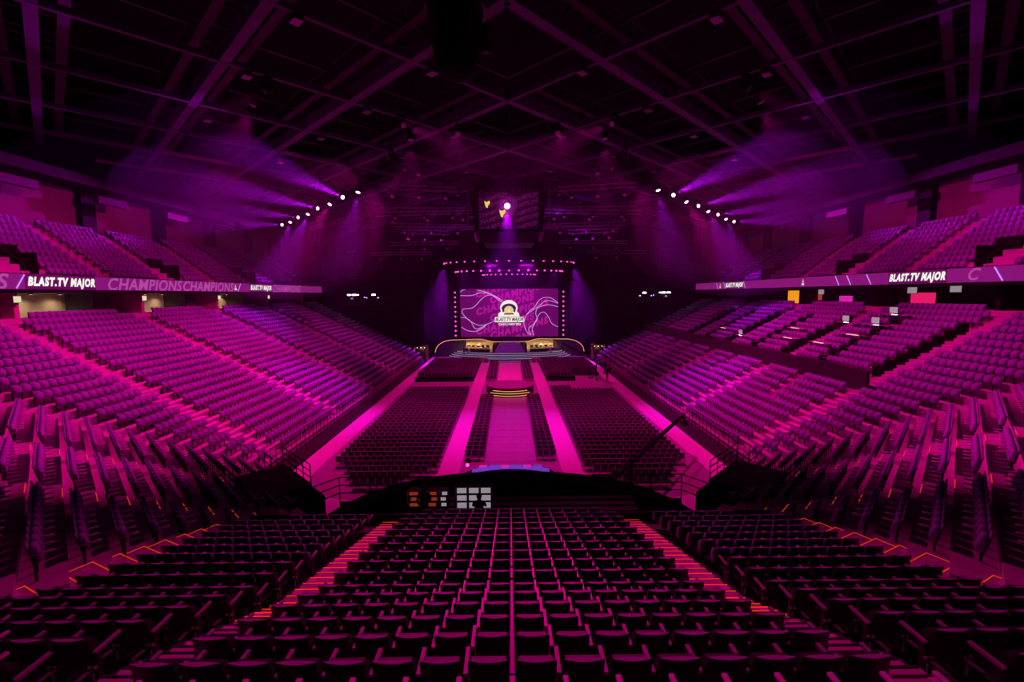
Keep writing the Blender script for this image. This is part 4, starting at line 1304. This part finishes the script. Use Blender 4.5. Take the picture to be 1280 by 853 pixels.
# ------------------------------------------------------------------ camera cranes
def crane(label, base, tail, head, s=1.0):
    c = thing('camera_crane', label, 'camera crane', base)
    b = Vector(base)
    tail, head = Vector(tail) - b, Vector(head) - b
    d = (head - tail).normalized()
    top = tail + d * ((head - tail).length * 0.24)
    piv = Vector((0, 0, top.z - 0.1))
    off = Vector((top.x, top.y, 0))
    tail, head = tail - off, head - off
    MB().tube((0, 0, 0.4), piv, 0.07 * s, 8).build('column', M['black'], c)
    for i in range(3):
        a = 2 * math.pi * i / 3 + 0.4
        MB().tube((0, 0, 0.75 * s), (0.75 * s * math.cos(a), 0.75 * s * math.sin(a), 0.05), 0.045 * s, 6).build('leg', M['black'], c)
        MB().lathe([(0.10, 0), (0.10, 0.09)], (0.75 * s * math.cos(a), 0.75 * s * math.sin(a), 0.0), 10).build('wheel', M['dark'], c)
    MB().bar(tail, head, 0.14 * s, 0.18 * s).build('arm', M['black'], c)
    MB().tube(tail + Vector((0, 0, .35 * s)), head + Vector((0, 0, .12)), 0.03, 5).build('stay', M['black'], c)
    MB().bar(piv, piv + Vector((0, 0, .75 * s)), 0.08, 0.08).build('mast', M['black'], c)
    for i in range(3):
        MB().tube(tail + d * (0.15 + .22 * i), tail + d * (0.32 + .22 * i), 0.32 * s, 12).build('counterweight', M['dark'], c)
    hd = MB().tube(head, head - Vector((0, 0, .45 * s)), 0.06 * s, 6).build('remote_head', M['black'], c)
    MB().box(head - Vector((0, 0, .62 * s)), (0.30 * s, 0.62 * s, 0.32 * s)).build('camera_body', M['dark'], hd)
    MB().tube(head - Vector((0, .3 * s, .62 * s)), head - Vector((0, .62 * s, .62 * s)), 0.11 * s, 10).build('camera_lens', M['black'], hd)
crane('long black camera crane reaching over the crane-side floor chairs', (6.9, 25.2, 0.0), (5.0, 22.8, 2.7), (13.6, 34.8, 3.2))
crane('black camera crane on tripod beside the chairs before the stage', (12.7, 66.0, 0.0), (14.4, 63.2, 2.0), (9.6, 78.5, 4.2), 1.15)

# ------------------------------------------------------------------ control position in front of the end stand
fd = thing('control_riser', 'black draped control position curving in front of the centre block', 'desk', (0, 0, 0))
arcp = []
for i in range(41):
    t = -1 + 2 * i / 40
    x = 9.0 * t
    arcp.append((x, 18.6 + 3.0 * (1 - t * t), 3.86 - 1.5 * abs(t) ** 4.5))
dr, tp_ = MB(), MB()
for i in range(40):
    a, b = arcp[i], arcp[i + 1]
    dr.add([(a[0], a[1], 0), (b[0], b[1], 0), (b[0], b[1], b[2]), (a[0], a[1], a[2])], [(0, 1, 2, 3), (3, 2, 1, 0)])
    tp_.add([(a[0], a[1] - 1.1, a[2] - .05), (b[0], b[1] - 1.1, b[2] - .05), (b[0], b[1] + .05, b[2]), (a[0], a[1] + .05, a[2])], [(0, 1, 2, 3), (3, 2, 1, 0)])
dr.build('front_drape', M['black'], fd); tp_.build('cover', M['black'], fd)
for j in range(3):
    MB().box((0.8, 18.2 + 0.5 * j, 3.55 + 0.02 * j), (9.0, 0.32, 0.06)).build('bench', M['dark'], fd)
md = thing('mixing_desk', 'purple lit mixing desk beyond the black control riser', 'desk', (0, 23.6, 0))
MB().box((0, 0, 1.1), (5.6, 1.8, 2.2)).build('platform', M['black'], md)
MB().prism([(-2.4, 0.1), (2.4, 0.1), (2.0, 0.85), (-2.0, 0.85)], 2.2, 2.95).build('console', M['dark'], md)
c = MB()
for i in range(16):
    t0, t1 = -1 + 2 * i / 16, -1 + 2 * (i + 1) / 16
    c.bar((2.1 * t0, 0.35, 3.18 - .22 * t0 * t0), (2.1 * t1, 0.35, 3.18 - .22 * t1 * t1), 0.5, 0.05)
c.build('fader_surface', M['monitor_blue'], md)
for i in range(6):
    MB().box((-1.5 + 0.6 * i, 0.30, 3.25), (0.4, 0.3, 0.02)).build('display', M['monitor_blue'] if i % 2 else M['pinkpanel'], md)
fixture('control_lamp', 'small pink lamp beside the mixing desk near the board aisle', 'lamp', (-2.35, 24.0, 3.3), (-2.35, 10, 6), (0.6, 'lens_mag'))
MB().tube((0, 0, 0), (0, 0, 0.75), 0.03).build('stand_tube', M['black'], None, (-2.35, 24.0, 2.2))
bpy.data.objects['stand_tube'].name = 'lamp_stand'
tag(bpy.data.objects['lamp_stand'], 'short black tube stand under the pink control lamp', 'stand')
# rack of monitors
rk = thing('monitor_rack', 'black equipment rack of lit white screens behind the centre block', 'rack', (-1.55, 18.0, 3.48))
MB().box((0, 0.35, 0.55), (1.5, 0.06, 1.15)).build('back', M['black'], rk)
for x in (-.75, -.25, .25, .75):
    MB().box((x, 0.18, 0.55), (0.05, 0.4, 1.15)).build('upright', M['black'], rk)
for j in range(3):
    for i in range(3):
        MB().box((-.5 + .5 * i, 0.30, 0.25 + 0.32 * j), (0.40, 0.03, 0.22)).build('display', M['monitor'], rk)
for i, (x, w, m, lab) in enumerate(((-2.75, .35, 'monitor', 'tall narrow white lit rack beside the control monitors'), (-3.2, .5, 'monitor_red', 'dark rack glowing red beside the control monitors'), (-3.95, .6, 'monitor_red', 'low dark rack with small red screen nearest monitor-side stair'))):
    q = thing('equipment_rack', lab, 'rack', (x, 18.05, 3.48))
    MB().box((0, 0.2, 0.5), (w, 0.4, 1.0)).build('case', M['black'], q)
    for j in range(3):
        MB().box((random.uniform(-.06, .06), -0.01, 0.42 + 0.24 * j), (w * 0.6, 0.03, 0.13)).build('display', M[m], q)
    for s in (-1, 1):
        MB().box((s * w / 2, -0.01, 0.5), (0.03, 0.04, 1.0)).build('rack_rail', M['chrome'], q)
person('person in dark clothes seated before the rack of white screens', (-1.3, 17.75, 3.1), 0.0, sit_pose())
person('person in dark clothes standing by the red glowing rack', (-3.55, 17.85, 3.0), 0.3, stand_pose())
# railing at the front of the end stand
for sx in (-1, 1):
    rl = thing('guard_rail', f'black tube guard rail at the {SIDE[sx]} foot of the end stand', 'railing', (0, 0, 0))
    pts = [(sx * 4.4, 24.6), (sx * 9.6, 24.6), (sx * 10.5, 23.4)]
    base = 1.0
    for i in range(2):
        a, b = pts[i], pts[i + 1]
        for zz in (0.5, 0.95, 1.4):
            MB().tube((*a, base + zz), (*b, base + zz), 0.035, 6).build('rail', M['black'], rl)
        n = 4 if i == 0 else 2
        for j in range(n):
            x, y = a[0] + (b[0] - a[0]) * j / (n - 1), a[1] + (b[1] - a[1]) * j / (n - 1)
            MB().tube((x, y, 0), (x, y, base + 1.4), 0.035, 6).build('post', M['black'], rl)
    MB().box((sx * 7.0, 24.6, 0.5), (5.2, 0.06, 1.0)).build('kick_panel', M['black'], rl)

# yellow guide tape on the floor
for sx in (-1, 1):
    tpz = thing('guide_tape', f'thin yellow tape line on the floor by the {SIDE[sx]} curve', 'tape', (0, 0, 0))
    pts = [(sx * 11.0, 27.4), (sx * 12.4, 29.6), (sx * 11.6, 31.2)] if sx < 0 else [(sx * 11.2, 27.2), (sx * 12.2, 29.0), (sx * 12.4, 30.4)]
    for i in range(2):
        MB().bar((*pts[i], 0.02), (*pts[i + 1], 0.02), 0.05, 0.012).build('tape_strip', M['hazard'], tpz)

# ------------------------------------------------------------------ concourse details
zt = SZ + SR * NSIDE
for i, A in enumerate([20.0] + AISLES):
    for dy in (2.6, 4.9, 7.2) if i < 4 else (2.6,):
        L = bpy.data.lights.new('lamp', 'SPOT')
        L.color = (1.0, 0.66, 0.38); L.energy = 75; L.spot_size = R(130); L.spot_blend = 0.9; L.shadow_soft_size = 0.08
        o = link('lamp', L, None, (-37.3, A + dy, 12.72)); o.rotation_euler = (0, R(12), 0)
        dl = thing('concourse_downlight', f'small warm downlight under the soffit, {"first" if dy < 3 else "second" if dy < 6 else "third"} of the {ORD[i + 1]} beige concourse bay', 'lamp', (-37.3, A + dy, 12.93), 0, 'warm downlights along the beige concourse')
        MB().lathe([(0.14, -0.12), (0.15, 0.0)], n=12).build('can', M['dark'], dl)
        MB().lathe([(0.10, -0.135), (0.10, -0.122)], n=12).build('bulb', M['warmlamp'], dl)
for i, A in enumerate(AISLES[:4]):
    q = thing('exit_screen', f'small pale screen hung under the soffit at concourse bay {ORD[i + 1]}', 'screen', (-34.6, A + 1.3, 12.45), 0, 'pale screens along the beige concourse')
    MB().box((0, 0, 0), (0.08, 0.55, 0.5)).build('housing', M['dark'], q)
    MB().box((0.05, 0, 0), (0.02, 0.5, 0.44)).build('display', M['screen_cream'], q)
    MB().tube((0, 0, .25), (0, 0, .47), 0.03).build('hanger', M['dark'], q)
# crane-side lit panels under the ribbon
for y, w, z0, z1, m, lab in ((59.5, 2.5, 11.15, 12.75, 'amberpanel', 'large amber lit booth opening under the ribbon board'),
                             (54.8, 1.2, 11.6, 12.8, 'redpanel', 'dull red lit panel beside the amber booth'),
                             (50.3, 1.9, 11.3, 12.1, 'pinkpanel', 'magenta lit counter panel in the dark concourse'),
                             (40.9, 2.4, 11.3, 12.4, 'rosepanel', 'bright rose lit counter panel in the dark concourse'),
                             (33.0, 1.2, 11.3, 11.6, 'redpanel', 'thin dull red panel low in the dark concourse')):
    q = thing('lit_panel', lab, 'panel', (37.2, y, 0))
    MB().box((0, 0, (z0 + z1) / 2), (0.08, w, z1 - z0)).build('panel_face', M[m], q)
    MB().box((0.12, 0, (z0 + z1) / 2 - .02), (0.12, w + 0.2, z1 - z0 + 0.16)).build('surround', M['black'], q)
    MB().box((0.1, 0, (11.11 + z0) / 2), (0.3, w * 0.6, max(0.04, z0 - 11.11))).build('foot', M['black'], q)
for y, z, lab in ((51.6, 12.55, 'second'), (39.9, 12.62, 'third'), (36.0, 12.7, 'fourth')):
    q = thing('hung_screen', f'small white lit screen hung in the dark concourse, {lab} from amber booth', 'screen', (35.3, y, z), 0, 'white screens of the dark concourse')
    MB().box((0.04, 0, 0), (0.06, 1.0, 0.6)).build('housing', M['dark'], q)
    MB().box((0, 0, 0), (0.02, 0.92, 0.52)).build('display', M['monitor'], q)
    MB().tube((0.04, 0, 0.3), (0.04, 0, 12.95 - z), 0.03).build('hanger', M['dark'], q)
# press desks with little screens in the crane-side stand
for i, (k, y, scr) in enumerate(((18, 41.2, 1), (18, 37.8, 1), (20, 38.0, 1), (16, 46.0, 0), (14, 44.5, 0), (14, 40.0, 0), (16, 38.2, 0), (13, 52.0, 1), (14, 58.0, 0))):
    x = SX + ST * k + 0.05
    z = SZ + SR * k
    q = thing('press_desk', f'narrow press desk among crane-side seats, {ORD[i + 1]} one set out', 'desk', (x, y, z), 0, 'press desks in the crane-side stand')
    MB().box((0, 0, 0.74), (0.34, 2.6, 0.05)).build('desk_top', M['arm'], q)
    for dy in (-1.2, 1.2):
        MB().box((0, dy, 0.36), (0.28, 0.06, 0.72)).build('leg', M['dark'], q)
    MB().box((-0.16, 0, 0.755), (0.02, 1.4 if not scr else .6, 0.03)).build('lamp_strip', M['warmlamp'] if not scr else M['whitelamp'], q)
    if scr:
        s = thing('press_screen', f'small white lit screen on press desk, {ORD[i + 1]} one set out', 'screen', (x, y + 0.3, z + 0.765), 0, 'screens on the press desks')
        MB().box((0.03, 0, 0.36), (0.05, 0.85, 0.55)).build('housing', M['dark'], s)
        MB().box((-0.005, 0, 0.36), (0.02, 0.8, 0.5)).build('display', M['monitor'], s)
        MB().box((0.03, 0, 0.05), (0.12, 0.3, 0.1)).build('stand', M['dark'], s)
# work desks with lamps at the far ends of the stands
for sx in (-1, 1):
    wk = thing('work_desk', f'backstage work desk with lamps at the far end of {SIDE[sx]} stand', 'desk', (sx * 27.5, 84.4, 10.2))
    MB().box((0, 0, 0.75), (8.0, 1.0, 0.08)).build('desk_top', M['dark'], wk)
    MB().box((0, 0.2, -4.75), (7.6, 0.5, 10.9)).build('front_panel', M['black'], wk)
    for i, (dx, dz, m, r) in enumerate(((-3.4, 1.2, 'bluelamp', .11), (-2.6, 1.75, 'whitelamp', .16), (-1.3, 1.2, 'bluelamp', .09), (-.9, 1.3, 'bluelamp', .08), (0.4, 1.75, 'whitelamp', .12), (1.0, 1.75, 'whitelamp', .16), (1.9, 1.75, 'whitelamp', .15), (1.4, 1.1, 'monitor', .2))):
        MB().tube((dx * -sx * -1, -0.2, 0.78), (dx * -sx * -1, -0.2, dz + .75), 0.02, 4).build('lamp_stem', M['dark'], wk)
        MB().box((dx * -sx * -1, -0.25, dz + .75), (r * 4 if m == 'whitelamp' else r * 2, 0.1, r * 1.4)).build('lamp_head', M[m], wk)
    # warm lit booth beside the stage
    bo = thing('side_booth', f'open booth with warm lamps between stage and {SIDE[sx]} stand', 'booth', (sx * 16.8, 85.5, 0))
    for a, b in ((-1.1, 0), (1.1, 0), (-1.1, 1.4), (1.1, 1.4)):
        MB().box((a, b, 1.5), (0.1, 0.1, 3.0)).build('post', M['goldwall'], bo)
    MB().box((0, 0.7, 3.0), (2.4, 1.6, 0.1)).build('roof_panel', M['dark'], bo)
    MB().box((0, 0.7, 0.4), (2.2, 1.4, 0.8)).build('counter', M['dark'], bo)
    MB().box((0, 1.45, 1.5), (2.3, 0.06, 3.0)).build('back_panel', M['goldwall'], bo)
    for i in range(3):
        MB().lathe([(0.03, 0), (0.09, 0.08), (0.03, 0.16)], (-0.7 + .7 * i, 0.1, 2.6), 8).build('bulb', M['warmlamp'], bo)
    al = bpy.data.lights.new('booth_lamp', 'POINT'); al.energy = 60; al.color = (1, .6, .3); al.shadow_soft_size = 0.15
    link('booth_lamp', al, None, (sx * 16.8, 85.9, 2.5))

# ------------------------------------------------------------------ haze
def haze(name, label, centre, radii, rz, density, aniso=0.1):
    hm = bpy.data.materials.new('haze')
    hm.use_nodes = True
    nt = hm.node_tree
    nt.nodes.clear()
    out = nt.nodes.new('ShaderNodeOutputMaterial')
    vs = nt.nodes.new('ShaderNodeVolumeScatter')
    vs.inputs['Color'].default_value = (0.62, 0.5, 1.0, 1)
    vs.inputs['Density'].default_value = density
    vs.inputs['Anisotropy'].default_value = aniso
    nt.links.new(vs.outputs[0], out.inputs['Volume'])
    n = 12
    prof = [(max(0.02, math.sin(math.pi * i / n)), -math.cos(math.pi * i / n)) for i in range(n + 1)]
    mb = MB().lathe(prof, n=24)
    mb.v = [(x * radii[0], y * radii[1], z * radii[2]) for x, y, z in mb.v]
    o = mb.build(name, hm, None, centre, rz)
    tag(o, label, 'haze', None, 'stuff')
hz = None
haze('haze', 'thin stage haze hanging in the whole hall', (0, 66, 13), (60, 50, 22), 0, 0.0006)
for sx in (-1, 1):
    for f in (1.0, 0.72):
        haze('haze', f'denser {"outer" if f == 1 else "inner"} haze cloud round the {SIDE[sx]} slanting light bar', (sx * 28, 57, 20.5), (14 * f, 25 * f, 8.5 * f), sx * -0.3, 0.0055)
for f in (1.0, 0.7):
    haze('haze', f'{"outer" if f == 1 else "inner"} haze cloud hanging over the stage', (0, 89, 11), (21 * f, 11 * f, 11 * f), 0, 0.0034)
    haze('haze', f'{"outer" if f == 1 else "inner"} haze cloud below the single lamp at the cube', (0, 52, 17), (6 * f, 8 * f, 8 * f), 0, 0.003)
haze('haze', 'small added haze puff imitating bloom round the single lamp', (-0.15, 51.2, 22.3), (2.6, 2.6, 2.6), 0, 0.022)  # puff and core are added to imitate bloom round the lamp
haze('haze', 'tight added haze core imitating bloom round the single lamp', (-0.15, 51.2, 22.3), (1.2, 1.2, 1.2), 0, 0.09)
